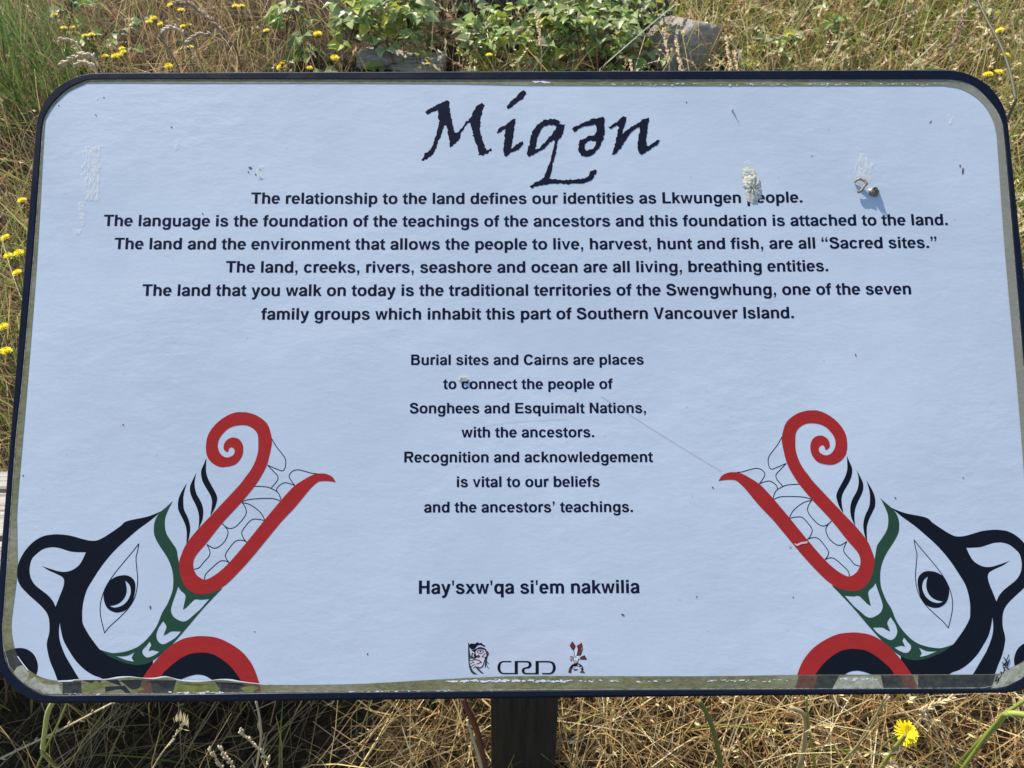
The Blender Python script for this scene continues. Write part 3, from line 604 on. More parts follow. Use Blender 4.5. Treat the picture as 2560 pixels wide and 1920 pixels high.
# the right bear is the left one mirrored; landmarks fix its place
LMK = [((839, 1205), (1796, 1202)), ((606.6, 1030.5), (2028, 1026)), ((432.3, 1251.8), (2199.2, 1244.6)), ((139, 1516.7), (2491, 1502.6)),
       ((261.6, 1582.4), (2371, 1571)), ((507, 1590), (2129, 1580.7)), ((298.6, 1484.5), (2332.8, 1473.7))]
Ls = np.array([[*px_plane(*a), 1] for a, _ in LMK]); Rs = np.array([px_plane(*c) for _, c in LMK])
AFF = np.linalg.lstsq(Ls, Rs, rcond=None)[0]
def bear(mirror, label):
    def T(L):
        return [(*(np.array([p[0], p[1], 1.0]) @ AFF), *p[2:]) for p in L] if mirror else L
    S = lambda L, **k: [tuple(p[:2]) for p in smooth_loop(T(L), **k)]
    def fl(name, loops, m, z, par): return flat(name, [fill([S(l) for l in loops])], m, z, par)
    head = fl('bear_head', [BLACK, EAR], M_BLACK, 0.00006, sign); tag(head, label)
    fl('cheek_band', [GREEN] + GHOLES, M_GREEN, 0.00010, head)
    flat('teeth_outline', [ribbon(T(t_), 2.1 * PXM) for t_ in TEETH], M_BLACK, 0.00008, head, 4e-6)
    fl('jaw_outline', [RED], M_RED, 0.00014, head)
    for f_ in FLAMES: fl('whisker_mark', [f_], M_BLACK, 0.00010, head)
    V1, F1 = ribbon(T(EYELINE), 1.9 * PXM, closed=True)
    flat('eye', [fill([S(PUPIL), S(CRESC)]), (V1, F1)], M_BLACK, 0.00010, head)
    arch = fl('paw_arch', [ARCH_O + ARCH_I], M_RED, 0.00018, head); tag(arch, 'red arch with black filling')
    fl('arch_filling', [ARCH_I[::-1] + ARCH_W[::-1]], M_BLACK, 0.00012, head)
    fl('corner_disc', [BLOB], M_BLACK, 0.00006, head)
bear(False, 'bear head on the left facing up right'); bear(True, 'bear head on the right facing up left')

# art showing darkly through the film border
BR_ = lambda *p: at('BR', p)
zf = 0.00034
each('film_stain', [fill([D_((770, 700), (1000, 700), (1010, 870), (775, 868))]), fill([C_((760, 1470), (1080, 1470), (1030, 1640), (800, 1640))]), fill([C_((1550, 1480), (1900, 1510), (1930, 1640), (1640, 1640))]),
                     fill([BR_((915, 548), (945, 462), (1075, 462), (1030, 548))]), fill([BR_((1330, 462), (1440, 462), (1490, 548), (1350, 548))]),
                     fill([BR_((1560, 462), (2035, 458), (2005, 548), (1560, 548))]), fill([D_((50, 335), (180, 300), (235, 420), (290, 490), (210, 530), (165, 600), (90, 500))])], M_FBLACK, zf, sign)
each('red_film_stain', [fill([C_((660, 1450), (860, 1455), (790, 1640), (600, 1640))]), fill([C_((1880, 1500), (2095, 1515), (2115, 1640), (1930, 1640))]), fill([BR_((805, 548), (828, 462), (945, 462), (915, 548))]),
                        fill([BR_((1440, 462), (1530, 462), (1560, 548), (1490, 548))])], M_FRED, zf, sign)
each('film_fold', [fill([S_]) for S_ in ([tuple(p[:2]) for p in smooth_loop(L)] for L in (
    D_((1020, 690), (1250, 690), (1230, 720), (1180, 690), (1130, 720), (1080, 710)), D_((1300, 690), (1450, 680), (1500, 760), (1400, 730)), D_((1480, 690), (1745, 680), (1720, 780), (1620, 800)),
    D_((1290, 770), (1540, 755), (1620, 860), (1560, 855), (1480, 800), (1300, 830)), D_((1890, 690), (2170, 690), (2120, 760), (2060, 790), (1960, 750)), C_((1600, 1490), (1890, 1500), (1840, 1570), (1700, 1560))))], M_FDARK, zf + 6e-5, sign)
each('moss_patch', [fill([[tuple(p[:2]) for p in smooth_loop(L)]]) for L in (
    D_((1010, 790), (1130, 710), (1230, 730), (1310, 720), (1400, 750), (1250, 790), (1020, 830)), D_((1600, 800), (1700, 770), (1780, 800), (1650, 840)), C_((1070, 1540), (1200, 1490), (1420, 1520), (1620, 1560), (1500, 1620), (1040, 1620)), C_((1860, 1560), (2000, 1530), (2100, 1560), (1960, 1620)))], M_FMOSS, zf + 1e-5, sign)
each('pale_film_patch', [fill([[tuple(p[:2]) for p in smooth_loop(L)]]) for L in (
    D_((170, 600), (200, 540), (260, 508), (320, 525), (370, 600), (330, 690), (290, 720)), D_((300, 720), (430, 650), (560, 740), (720, 740), (770, 850), (600, 850), (420, 800)), BR_((1035, 545), (1080, 480), (1180, 470), (1290, 480), (1345, 545)), BR_((2010, 540), (2060, 460), (2150, 410), (2212, 385), (2250, 430), (2170, 500), (2090, 530)))], M_FPALE, zf + 2e-5, sign)
# bright lifted lip along the lower left edge of the sheet, white flakes and a pale seal line
lip = at('P', [(146, 1702), (179, 1701), (195, 1698), (262, 1697.5), (295, 1693), (325, 1691), (356, 1694), (386, 1695), (411, 1691), (429, 1693), (450, 1699), (486, 1702), (523, 1701), (548, 1698), (578, 1699), (609, 1704), (670, 1711)])
each('lifted_edge', [ribbon([(p[0], p[1], (2.2 + 1.4 * math.sin(i * 1.9)) * PXM) for i, p in enumerate(lip)], 1), ribbon(at('P', [(46, 1640), (58, 1657), (72, 1675)]), 2.2 * PXM)], M_FLAKE, 0.0012, sign)
fl_ = []
def flakes(x0, x1, y, n, big):
    for _ in range(n):
        x = rng.uniform(x0, x1); w = rng.uniform(2, 9) * big; h = rng.uniform(0.8, 2.6) * big; yy = y + rng.normal(0, 1.3)
        fl_.append(fill([at('P', [(x + w * math.cos(a) * rng.uniform(.6, 1.1), yy + h * math.sin(a) * rng.uniform(.5, 1.2)) for a in np.linspace(0, 6.28, 7)[:-1]])]))
flakes(1118, 1430, 1702, 95, 1.0); flakes(1430, 1680, 1702.5, 22, .8); flakes(1770, 1970, 1701, 26, .8); flakes(2095, 2200, 1697, 16, .9); flakes(425, 560, 1731.5, 26, 1.0); flakes(850, 1260, 1729, 36, .8)
flakes(160, 260, 1735.5, 8, .7); flakes(1330, 1370, 206, 10, 1.1)
for _ in range(70): flakes(*(lambda x: (x, x + 1))(rng.uniform(1500, 2360)), 211.5, 1, .55)
flat('white_flakes', fl_, M_FLAKE, 0.00048, sign, 1e-5)['kind'] = 'stuff'
M_SEAL = mat_film('seal_line', (0.16, 0.15, 0.13), (0.60, 0.58, 0.52))
flat('seal_line', [ribbon([tuple(p) for p in inner_r[::3] * [1 - 0.0009 / SX, 1 - 0.0009 / SY]], 1.1 * PXM, closed=True, n=1)], M_SEAL, 0.0005, sign)

# ---- logos at the foot of the sheet
L_ = lambda *p: at('L', p)
flat('logo_patch', [fill([at('P', [(1163, 1577), (1470, 1575), (1472, 1688), (1338, 1688.5), (1216, 1691.5), (1163, 1694)])])], M_LOGOBG, 3e-5, sign)
s6 = PXM / 6.506
def lr(*p): return ribbon([(x, y, w * s6) for x, y, w in at('L', p)], 1, n=6, corner=80)
flat('wordmark', [lr((835, 481, 20), (760, 481, 20), (690, 484, 22), (648, 515, 36), (632, 578, 46), (648, 640, 36), (690, 672, 22), (760, 676, 20), (940, 676, 20)), lr((915, 470, 50), (915, 686, 50)),
                  lr((915, 481, 20), (1060, 481, 20), (1110, 486, 26), (1138, 510, 40), (1138, 545, 44), (1115, 574, 32), (1080, 582, 24), (1045, 592, 28), (1027, 622, 44), (1034, 655, 36), (1065, 674, 22), (1120, 676, 20), (1260, 676, 20)), lr((1254, 470, 50), (1254, 686, 50)),
                  lr((1254, 481, 20), (1400, 481, 20), (1470, 486, 22), (1515, 515, 38), (1533, 578, 46), (1515, 640, 36), (1470, 672, 22), (1400, 676, 20), (1335, 676, 20))], M_BLACK, 0.0001, sign)
def lp(*loops): return [fill([[tuple(q[:2]) for q in smooth_loop(L_(*l), n=3)]]) for l in loops]
face = flat('face_emblem', lp([(165, 300), (300, 285), (400, 295), (418, 400), (385, 500), (345, 582), (285, 568), (215, 600), (170, 480)]), M_PINK, 6e-5, sign)
flat('green_stripes', lp([(130, 165), (150, 200), (158, 300), (175, 400), (200, 330), (222, 350), (200, 390), (260, 430), (230, 440), (165, 430), (158, 500), (182, 570), (220, 640), (290, 690), (230, 690), (185, 660), (155, 600), (140, 520), (133, 400), (132, 280)], [(240, 560), (280, 570), (330, 620), (392, 680), (350, 672), (290, 620)]), M_GREEN, 9e-5, face)
flat('hair', lp([(150, 205), (180, 185), (240, 190), (290, 160), (300, 178), (330, 180), (355, 175), (365, 195), (390, 210), (415, 235), (400, 240), (330, 212), (285, 222), (240, 272), (190, 285), (150, 240)],
                [(185, 300), (260, 272), (310, 245), (370, 252), (410, 272), (422, 310), (400, 292), (330, 272), (280, 285), (252, 320), (260, 370), (285, 410), (240, 430), (225, 380), (238, 330)])
     + [lr((415, 400, 14), (400, 470, 14), (365, 560, 16), (320, 582, 16), (285, 565, 12)), lr((412, 280, 20), (440, 370, 24), (428, 450, 18), (440, 495, 12), (468, 512, 8)), lr((428, 430, 14), (415, 520, 18), (410, 580, 10)), lr((425, 500, 10), (445, 565, 10), (480, 600, 5)),
        lr((275, 320, 9), (310, 345, 9), (350, 350, 9), (385, 320, 9)), lr((275, 318, 9), (310, 292, 9), (350, 292, 9), (385, 318, 9)), lr((320, 315, 24), (345, 315, 24)), lr((405, 350, 10), (360, 400, 10), (400, 410, 10)), lr((210, 450, 10), (290, 455, 12), (350, 490, 12), (270, 520, 10)),
        lr((160, 470, 9), (200, 460, 9), (225, 500, 9)), lr((165, 520, 9), (215, 490, 9)), lr((175, 570, 9), (240, 520, 9)), lr((215, 590, 9), (262, 545, 9))], M_BLACK, 0.00013, face, 1e-5)
flat('red_marks', lp([(268, 385), (310, 368), (332, 395), (310, 416), (280, 410)], [(420, 305), (450, 308), (473, 350), (460, 378), (432, 352)]), M_BROWNRED, 0.00022, face)
bird = flat('bird_emblem', lp([(1855, 255), (1900, 230), (1912, 300), (1902, 370), (1935, 395), (1925, 450), (1870, 480), (1838, 455), (1850, 380)]), M_WHITEINK, 6e-5, sign)
flat('feathers', lp([(1825, 150), (1845, 180), (1878, 232), (1852, 292), (1826, 276), (1785, 215)], [(1900, 225), (1975, 175), (1978, 220), (1990, 235), (1972, 265), (1990, 290), (1965, 320), (1975, 335), (1955, 372), (1892, 378), (1915, 320), (1915, 270)], [(1950, 415), (2025, 380), (2060, 445), (1970, 440)],
                    [(1762, 660), (1778, 592), (1820, 592), (1810, 670)], [(1950, 660), (1990, 625), (2030, 668)]), M_BROWNRED, 9e-5, bird)
flat('gold_marks', lp([(1790, 400), (1832, 398), (1815, 470), (1785, 450)], [(1845, 455), (1925, 470), (1890, 515), (1850, 505)]), M_YELLOWINK, 9e-5, bird)
flat('black_arc', [lr((1792, 640, 34), (1805, 585, 42), (1850, 545, 50), (1910, 530, 44), (1970, 562, 40), (1994, 620, 36)), lr((1848, 600, 12), (1880, 618, 20), (1915, 604, 10))] , M_BLACK, 0.00012, bird)
flat('dark_outline', [lr((1822, 152, 9), (1850, 190, 9), (1876, 235, 9), (1852, 292, 9), (1862, 350, 8), (1848, 420, 8), (1842, 470, 9)), lr((1785, 215, 8), (1826, 278, 9), (1850, 292, 8)), lr((1976, 175, 8), (1988, 235, 10), (1990, 290, 9), (1974, 335, 10), (1955, 374, 9), (1892, 380, 8)), lr((1900, 225, 7), (1918, 280, 7), (1905, 350, 7)),
     lr((1950, 415, 8), (2025, 380, 9), (2060, 445, 9), (1970, 441, 9), (1928, 440, 8), (1920, 480, 9), (1888, 515, 9)), lr((1790, 400, 6), (1830, 398, 6), (1815, 470, 7), (1786, 450, 6)), lr((1872, 400, 14), (1890, 410, 14)), lr((1765, 655, 10), (1780, 592, 10)), lr((1950, 655, 10), (1992, 625, 12), (2030, 668, 10))], M_BLACK, 0.00015, bird, 1e-5)
flat('white_dashes', [lr((1838, 575, 12), (1868, 562, 12)), lr((1915, 532, 14), (1940, 548, 14)), lr((1962, 565, 14), (1975, 585, 14))], M_WHITEINK, 0.00020, bird)
sg = lambda *p: ribbon([(x, y) for x, y in BR_(*p)], 2.0 * PXM)
flat('signature', [sg((2040, 515), (2055, 490), (2045, 470), (2035, 500), (2060, 480), (2072, 455), (2065, 440), (2082, 450), (2090, 425), (2080, 410), (2098, 420)), sg((2075, 380), (2120, 430)), sg((2118, 335), (2098, 380), (2085, 400), (2110, 395), (2122, 365)), sg((2078, 405), (2124, 372)), sg((2085, 350), (2105, 380), (2110, 410))], M_BLACK, zf + 9e-5, sign)

# ---- dried spots, curls and dirt stuck on the face
def lump(name, z, outline, h, m, label=None, seed=0, res=22, rough_=0.45):
    """a raised crust with the given outline"""
    P = np.array(at(z, outline)); lo, hi = P.min(0), P.max(0); c = (lo + hi) / 2; r2 = np.random.default_rng(seed)
    ang = np.arctan2(P[:, 1] - c[1], P[:, 0] - c[0]); rad = np.hypot(P[:, 1] - c[1], P[:, 0] - c[0]); o = np.argsort(ang)
    nR, nA = 7, res; V = [(c[0], c[1], h)]; F = []
    for i in range(1, nR + 1):
        for k in range(nA):
            a = -math.pi + 2 * math.pi * k / nA; R = np.interp(a, ang[o], rad[o], period=2 * math.pi) * (1 + r2.normal(0, .05))
            f = i / nR; zz = h * (1 - f ** 3) * (1 + r2.normal(0, rough_)) if i < nR else 0.0002
            V.append((c[0] + R * f * math.cos(a), c[1] + R * f * math.sin(a), max(0.0002, zz)))
    for k in range(nA): F.append([0, 1 + k, 1 + (k + 1) % nA])
    for i in range(nR - 1):
        for k in range(nA): F.append([1 + i * nA + k, 1 + (i + 1) * nA + k, 1 + (i + 1) * nA + (k + 1) % nA, 1 + i * nA + (k + 1) % nA])
    ob = mesh(name, V, F, m, sign, M_SIGN, smooth=True)
    if label: ob['label'] = label
    return ob
lump('dried_dropping', 'Z3', [(425, 1130), (460, 1100), (505, 1140), (512, 1190), (522, 1240), (500, 1290), (470, 1312), (440, 1290), (428, 1220), (405, 1150)], 0.0017, M_RES, 'lumpy white dropping over a word in the top text line', 3, 44, 0.42)
lump('dried_dropping', 'Z3', [(1210, 1215), (1245, 1208), (1282, 1240), (1260, 1265), (1225, 1258)], 0.0045, M_TWIG, 'brown crumb of debris at the upper right', 5, 14)
lump('dried_dropping', 'Z3', [(408, 1085), (438, 1072), (480, 1095), (500, 1130), (440, 1150), (402, 1145)], 0.0008, M_RES, None, 8, 12)
def smear(label, z, *loops): 
    obs = each('dried_smear', [fill([at(z, [tuple(q) for q in rough([tuple(k) for k in smooth_loop(l, n=3)], 8, 7.0)])]) for l in loops], M_SMEAR, 0.0003, sign)
    if label: obs[0]['label'] = label
smear('long pale smear near the left edge', 'Z1', [(548, 940), (650, 935), (640, 1050), (642, 1160), (630, 1290), (550, 1285), (530, 1150), (535, 1020)], [(510, 1300), (548, 1300), (545, 1450), (525, 1455)], [(470, 1480), (520, 1472), (518, 1505), (480, 1505)])
smear('pale smear above the curl at upper right', 'Z3', [(1160, 985), (1195, 1010), (1225, 1090), (1215, 1180), (1185, 1195), (1130, 1140), (1125, 1080)], [(1225, 1045), (1245, 1045), (1240, 1085), (1228, 1080)])
smear(None, 'Z3', [(1730, 735), (1755, 740), (1755, 780), (1735, 800), (1722, 770)], [(415, 1040), (445, 1030), (460, 1075), (425, 1090)])
smear(None, 'Z1', [(1115, 910), (1155, 905), (1150, 960), (1125, 965)], [(1680, 1060), (1695, 1075), (1695, 1150), (1660, 1155), (1640, 1120)], [(615, 625), (630, 625), (628, 640), (618, 642)])
torn = each('torn_flake', [fill([at('P', l)]) for l in ([(1984, 1358), (1992, 1360), (2002, 1355), (2019, 1353), (2018, 1358), (2004, 1360), (1994, 1365), (1988, 1363)], [(1971, 1363), (1976, 1361), (1978, 1367), (1973, 1369)])], mat('torn_film', (.62, .42, .42), .6), 0.0004, sign)
torn[0]['label'] = 'torn pale nick across the right bear\'s red jaw'
b = MB()
cp = [(1122, 1180, .002), (1128, 1163, .005), (1150, 1160, .008), (1178, 1175, .010), (1183, 1195, .011), (1168, 1215, .0085), (1155, 1235, .007), (1140, 1243, .006), (1130, 1236, .007)]
b.tube([(*px_plane(1700 + x / 2.5721, y / 2.5721), z * .45) for x, y, z in cp], [.0008, .0012, .0015, .0016, .0016, .0014, .0014, .0013, .0008], 6)
b.build('dry_curl', M_TWIG, sign, M_SIGN, True)
b = MB(); sp0 = px_plane(1700 + 337 / 2.5721, 712 / 2.5721)
b.add([(sp0[0] - .0012, sp0[1], .0002), (sp0[0] + .0012, sp0[1], .0002), (sp0[0], sp0[1] - .0016, .0002), (sp0[0] + .0002, sp0[1] + .0003, .0042)], [[0, 1, 3], [1, 2, 3], [2, 0, 3], [0, 2, 1]])
b.build('splinter', M_RES, sign, M_SIGN)
b = MB(); q = [px_plane(980 + x / 3.2529, 860 + y / 3.2529) for x, y in ((538, 285), (560, 272), (612, 276), (626, 290), (600, 306), (550, 300))]
b.add([(x, y, z) for (x, y), z in zip(q, (.0004, .0016, .0022, .0024, .0015, .0007))] + [(x, y, .0002) for x, y in q], [[0, 1, 2, 3, 4, 5]] + [[i, 6 + i, 6 + (i + 1) % 6, (i + 1) % 6] for i in range(6)])
b.build('peeled_chip', M_RES, sign, M_SIGN)
spk = []
def speck(x, y, w, h, a=0.0):
    pts = [(x + w * math.cos(t_) * math.cos(a) - h * math.sin(t_) * math.sin(a), y + w * math.cos(t_) * math.sin(a) + h * math.sin(t_) * math.cos(a)) for t_ in np.linspace(0, 6.28, 8)[:-1]]
    spk.append(fill([at('P', pts)]))
for x, y, w, h, a in ((2139, 888, 4.5, 1.6, 1.1), (1782, 1219, 3.5, 1.6, .9), (1557, 1537, 5, 2.4, .5), (637, 1579, 1.7, 1.7, 0), (2326, 305, 5, 1.3, 2.3), (240, 288, 3, 1.3, .9), (147, 264, 2.5, 1.3, .6), (429, 318, 2.6, 1.6, .2), (260, 244, 2.2, 1.3, 0), (507, 535, 3.5, 1.4, 1.3),
                      (376, 1518, 2.2, 5, -.2), (58, 1189, 2, 2, 0), (308, 1062, 2, 2, 0), (919, 1635, 1.6, 3, .3), (1742, 1492, 2, 2, 0), (1983, 1493, 2.2, 1.6, .5), (2238, 1245, 2.5, 2, .6), (2408, 1195, 2, 1.4, 0), (2030, 390, 2, 1.3, 0), (1716, 256, 2.4, 1.5, .5),
                      (626, 420, 5, 3, .4), (640, 437, 4, 2.4, .9), (652, 445, 4, 3, .2), (621, 430, 2, 2, 0), (650, 424, 2, 3, 0), (2407, 428, 2.5, 9, .1), (2400, 415, 2, 4, .1)):
    speck(x, y, w, h, a)
for _ in range(60): speck(rng.uniform(90, 2480), rng.uniform(260, 1650), rng.uniform(.5, 1.3), rng.uniform(.5, 1.0), rng.uniform(0, 3))
flat('dirt_specks', spk, M_SPECK, 0.00022, sign, 1e-5)['kind'] = 'stuff'
M_SCR = mat('scratch', (0.37, 0.39, 0.43), 0.6)
each('scratch', [ribbon(at('P', [(1502, 990), (1585, 1044), (1700, 1116), (1803, 1178)]), 0.9 * PXM), ribbon(at('P', [(1205, 1065), (1320, 1052), (1420, 1048)]), 0.6 * PXM)], M_SCR, 0.00024, sign)

# ------------------------------------------------------------------ grasses
def tinted(o, cols):
    """store a colour per vertex: what that blade, leaf or stem is coloured"""
    a = o.data.color_attributes.new('tint', 'FLOAT_COLOR', 'POINT')
    a.data.foreach_set('color', np.concatenate([cols, np.ones((len(cols), 1))], 1).astype(np.float32).ravel())

def blades(root, d, bend, L, Wd, col, prof, side=None):
    """many ribbons at once: each runs root + L (d t + bend t^2) and is Wd wide"""
    n = len(root); k = len(prof); t = np.linspace(0, 1, k)
    P = root[:, None] + L[:, None, None] * (d[:, None] * t[None, :, None] + bend[:, None] * (t ** 2)[None, :, None])
    if side is None:
        q = rng.normal(0, 1, (n, 3)); q[:, 2] *= .5; side = np.cross(d, q)
    side = side / (np.linalg.norm(side, axis=1, keepdims=True) + 1e-9)
    off = side[:, None] * (Wd[:, None] * np.array(prof)[None])[:, :, None] / 2
    V = np.stack([P - off, P + off], 2).reshape(n * k * 2, 3)
    b0 = (np.arange(n) * k * 2)[:, None] + (np.arange(k - 1) * 2)[None]
    F = np.stack([b0, b0 + 1, b0 + 3, b0 + 2], 2).reshape(-1, 4)
    tip = P[:, -1]; td = d + 2 * bend; td /= np.linalg.norm(td, axis=1, keepdims=True)
    return V, F, np.repeat(col, k * 2, 0), tip, td, P

def stuff(name, chunks, m, label, cat):
    V = np.concatenate([c[0] for c in chunks]); C_ = np.concatenate([c[2] for c in chunks]); F = []; n = 0
    for c in chunks: F.append(c[1] + n); n += len(c[0])
    F = np.concatenate(F); me = bpy.data.meshes.new(name)
    me.vertices.add(len(V)); me.vertices.foreach_set('co', V.astype(np.float32).ravel())
    me.loops.add(F.size); me.loops.foreach_set('vertex_index', F.astype(np.int32).ravel())
    me.polygons.add(len(F)); me.polygons.foreach_set('loop_start', (np.arange(len(F)) * 4).astype(np.int32)); me.polygons.foreach_set('loop_total', np.full(len(F), 4, np.int32))
    me.update(calc_edges=True); me.materials.append(m)
    o = link(bpy.data.objects.new(name, me)); tinted(o, C_)
    return tag(o, label, cat, kind='stuff')

def scatter(n, x0, x1, y0, y1, keep=None):
    p = np.stack([rng.uniform(x0, x1, n), rng.uniform(y0, y1, n)], 1)
    if keep is not None: p = p[keep(p[:, 0], p[:, 1])]
    return p
def clear(x, y):
    """bare of grass: where the post stands"""
    return ~((abs(x - .0185) < .075) & (y > .50) & (y < .65))
def mixcol(n, cols, w, jit=.18):
    c = np.array(cols)[rng.choice(len(cols), n, p=np.array(w) / sum(w))]
    return np.clip(c * rng.normal(1, jit, (n, 1)) * rng.normal(1, .05, (n, 3)), .01, .9)
STEM = (1, .95, .9, .8, .6); BLADE = (.7, 1, .9, .65, .1); FLAT_ = (.6, 1, 1, .7)
def field(p, hmin, hmax, lean, droop, w0, w1, cols, wts, prof=STEM, zoff=0.0, curl=.12, comb=None):
    n = len(p); r = np.stack([p[:, 0], p[:, 1], ground_z(p[:, 0], p[:, 1]) - .01 + zoff], 1)
    az = rng.uniform(0, 2 * math.pi, n) if comb is None else rng.normal(comb, .4, n); tl = np.abs(rng.normal(0, lean, n))
    d = np.stack([np.sin(tl) * np.cos(az), np.sin(tl) * np.sin(az), np.cos(tl)], 1)
    bd = np.stack([np.cos(az), np.sin(az), -np.ones(n)], 1) * np.abs(rng.normal(0, droop, n))[:, None] + rng.normal(0, curl, (n, 3))
    return blades(r, d, bd, rng.uniform(hmin, hmax, n), rng.uniform(w0, w1, n), mixcol(n, cols, wts), prof)
def seed_heads(ch, frac, n_sp, ln, w, cols, wts):
    """spikelets set along the top of some of the stems"""
    tip, td = ch[3], ch[4]; m = rng.random(len(tip)) < frac; tip, td = tip[m], td[m]; n = len(tip)
    tip = np.repeat(tip, n_sp, 0); td = np.repeat(td, n_sp, 0); s = np.tile(np.linspace(0, 1, n_sp), n)
    q = rng.normal(0, 1, (len(tip), 3)); q -= (q * td).sum(1, keepdims=True) * td; q /= np.linalg.norm(q, axis=1, keepdims=True)
    bend_ = np.repeat(rng.normal(0, .35, (n, 3)) - [0, 0, .25], n_sp, 0)
    base = tip + (td * (s[:, None] - .35) + bend_ * (s[:, None] ** 2)) * ln * 2.6
    d = td * .9 + q * (.55 * (1 - s[:, None]) + .1)
    return blades(base, d, np.zeros_like(d), ln * rng.uniform(.5, .9, len(base)), np.full(len(base), w) * rng.uniform(.7, 1.3, len(base)), mixcol(len(base), cols, wts, .2), (.3, 1, .7, .1))

TAN = [(.72, .55, .26), (.61, .435, .185), (.41, .27, .11), (.86, .73, .44), (.27, .155, .07)]
GRN = [(.20, .28, .05), (.29, .35, .075), (.40, .43, .12), (.12, .18, .035)]
HEAD = [(.70, .55, .29), (.80, .68, .42), (.52, .37, .18)]
def nearf(x, y):
    patch = (x > -.86) & (x < .50) & (y > 2.0) & (y < 4.4)
    rk = (x > .40) & (x < .80) & (y > 2.1) & (y < 3.0); lg = (x > -.62) & (x < -.22) & (y > 2.2) & (y < 2.95); u = rng.random(len(x))
    return clear(x, y) & (np.abs(x) < .45 + .95 * y) & (~patch | (u < .38)) & (~rk | (u < .12)) & (~lg | (u < .25))
dry = []
# thatch lying on the ground
p = scatter(8000, -3.3, 3.3, .35, 4.6, lambda x, y: nearf(x, y) & ((y > 1.0) | (rng.random(len(x)) < .25))); dry.append(field(p, .10, .34, 1.35, .05, .0012, .003, TAN, (3, 4, 4, 1, 2), zoff=.015))
p = scatter(2600, -.22, 1.25, .42, 1.25, nearf); c = field(p, .12, .36, 1.15, .12, .0011, .0028, TAN, (3, 4, 5, 2, 4), zoff=.03, curl=.24); dry += [c, seed_heads(c, .10, 9, .016, .0034, HEAD, (3, 3, 2))]
p = scatter(1500, -1.35, -.12, .42, 1.25, nearf); c = field(p, .16, .42, 1.15, .12, .0011, .0026, [(.30, .23, .11), (.42, .30, .15), (.20, .145, .07), (.60, .46, .25)], (4, 3, 4, 1), zoff=.03, curl=.12, comb=.5); dry.append(c)  # darker straw mix at lower left, part of the bench's shade put into the colour
# standing and leaning stems near the post
p = scatter(2700, -.15, 1.3, .44, 1.2, nearf); c = field(p, .10, .30, .95, .30, .0011, .0027, TAN, (5, 4, 3, 3, 3), curl=.26); dry += [c, seed_heads(c, .22, 11, .018, .0036, HEAD, (3, 3, 2))]
p = scatter(330, -1.35, -.05, .44, 1.2, nearf); c = field(p, .16, .38, .70, .25, .0011, .0024, TAN, (4, 4, 3, 3, 2), curl=.2); dry += [c, seed_heads(c, .12, 11, .022, .0032, HEAD, (3, 3, 2))]
# the meadow behind, browner on the left, mixed on the right
p = scatter(15000, -3.3, -.1, 1.15, 4.6, nearf); c = field(p, .10, .32, .6, .25, .0011, .0024, [(.58, .40, .225), (.47, .315, .17), (.68, .51, .29), (.36, .235, .13)], (4, 4, 2, 2)); dry += [c, seed_heads(c, .03, 9, .024, .005, HEAD, (3, 2, 3))]
p = scatter(13000, -.2, 3.3, 1.15, 4.6, nearf); c = field(p, .12, .42, .60, .35, .0012, .0028, TAN, (3, 4, 5, 2, 4), curl=.2); dry += [c, seed_heads(c, .40, 9, .022, .0060, HEAD, (3, 4, 2))]
p = scatter(5000, -6, 6, 4.4, 9); c = field(p, .15, .5, .5, .3, .003, .007, TAN, (3, 4, 4, 2, 2)); dry.append(c)
inner = lambda x, y: ~((np.abs(x) < .45 + .95 * y) & (y > .35)) & (np.abs(x) + np.abs(y + .1) > .5)
p = scatter(15000, -5, 5, -2.2, 4.5, inner); c = field(p, .10, .36, .6, .3, .002, .0045, TAN, (3, 4, 4, 2, 2), curl=.2); dry += [c, seed_heads(c, .1, 7, .022, .006, HEAD, (3, 4, 2))]
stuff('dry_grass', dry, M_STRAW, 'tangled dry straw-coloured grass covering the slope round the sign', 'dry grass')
grn = []
p = scatter(7600, -.1, 3.3, 1.1, 4.6, nearf); grn.append(field(p, .14, .38, .5, .35, .0025, .0055, GRN, (2, 3, 3, 1), BLADE))
p = scatter(1900, -3.3, -.1, 1.1, 4.6, nearf); grn.append(field(p, .10, .28, .5, .3, .0025, .005, GRN, (2, 3, 3, 1), BLADE))
p = scatter(260, -1.2, 1.3, .44, 1.2, nearf); grn.append(field(p, .12, .30, .5, .3, .002, .0045, GRN, (2, 3, 3, 1), BLADE))
p = scatter(1200, -1.6, -.55, .9, 2.6, lambda x, y: nearf(x, y) & (x < -.42 - .42 * y)); grn.append(field(p, .12, .4, .45, .3, .002, .004, GRN, (2, 3, 3, 1), BLADE))
p = scatter(4000, -6, 6, 4.4, 9); grn.append(field(p, .12, .4, .5, .3, .004, .009, GRN, (2, 3, 3, 1), BLADE))
stuff('green_grass', grn, M_STRAW, 'sparse green grass blades mixed into the dry grass', 'green grass')

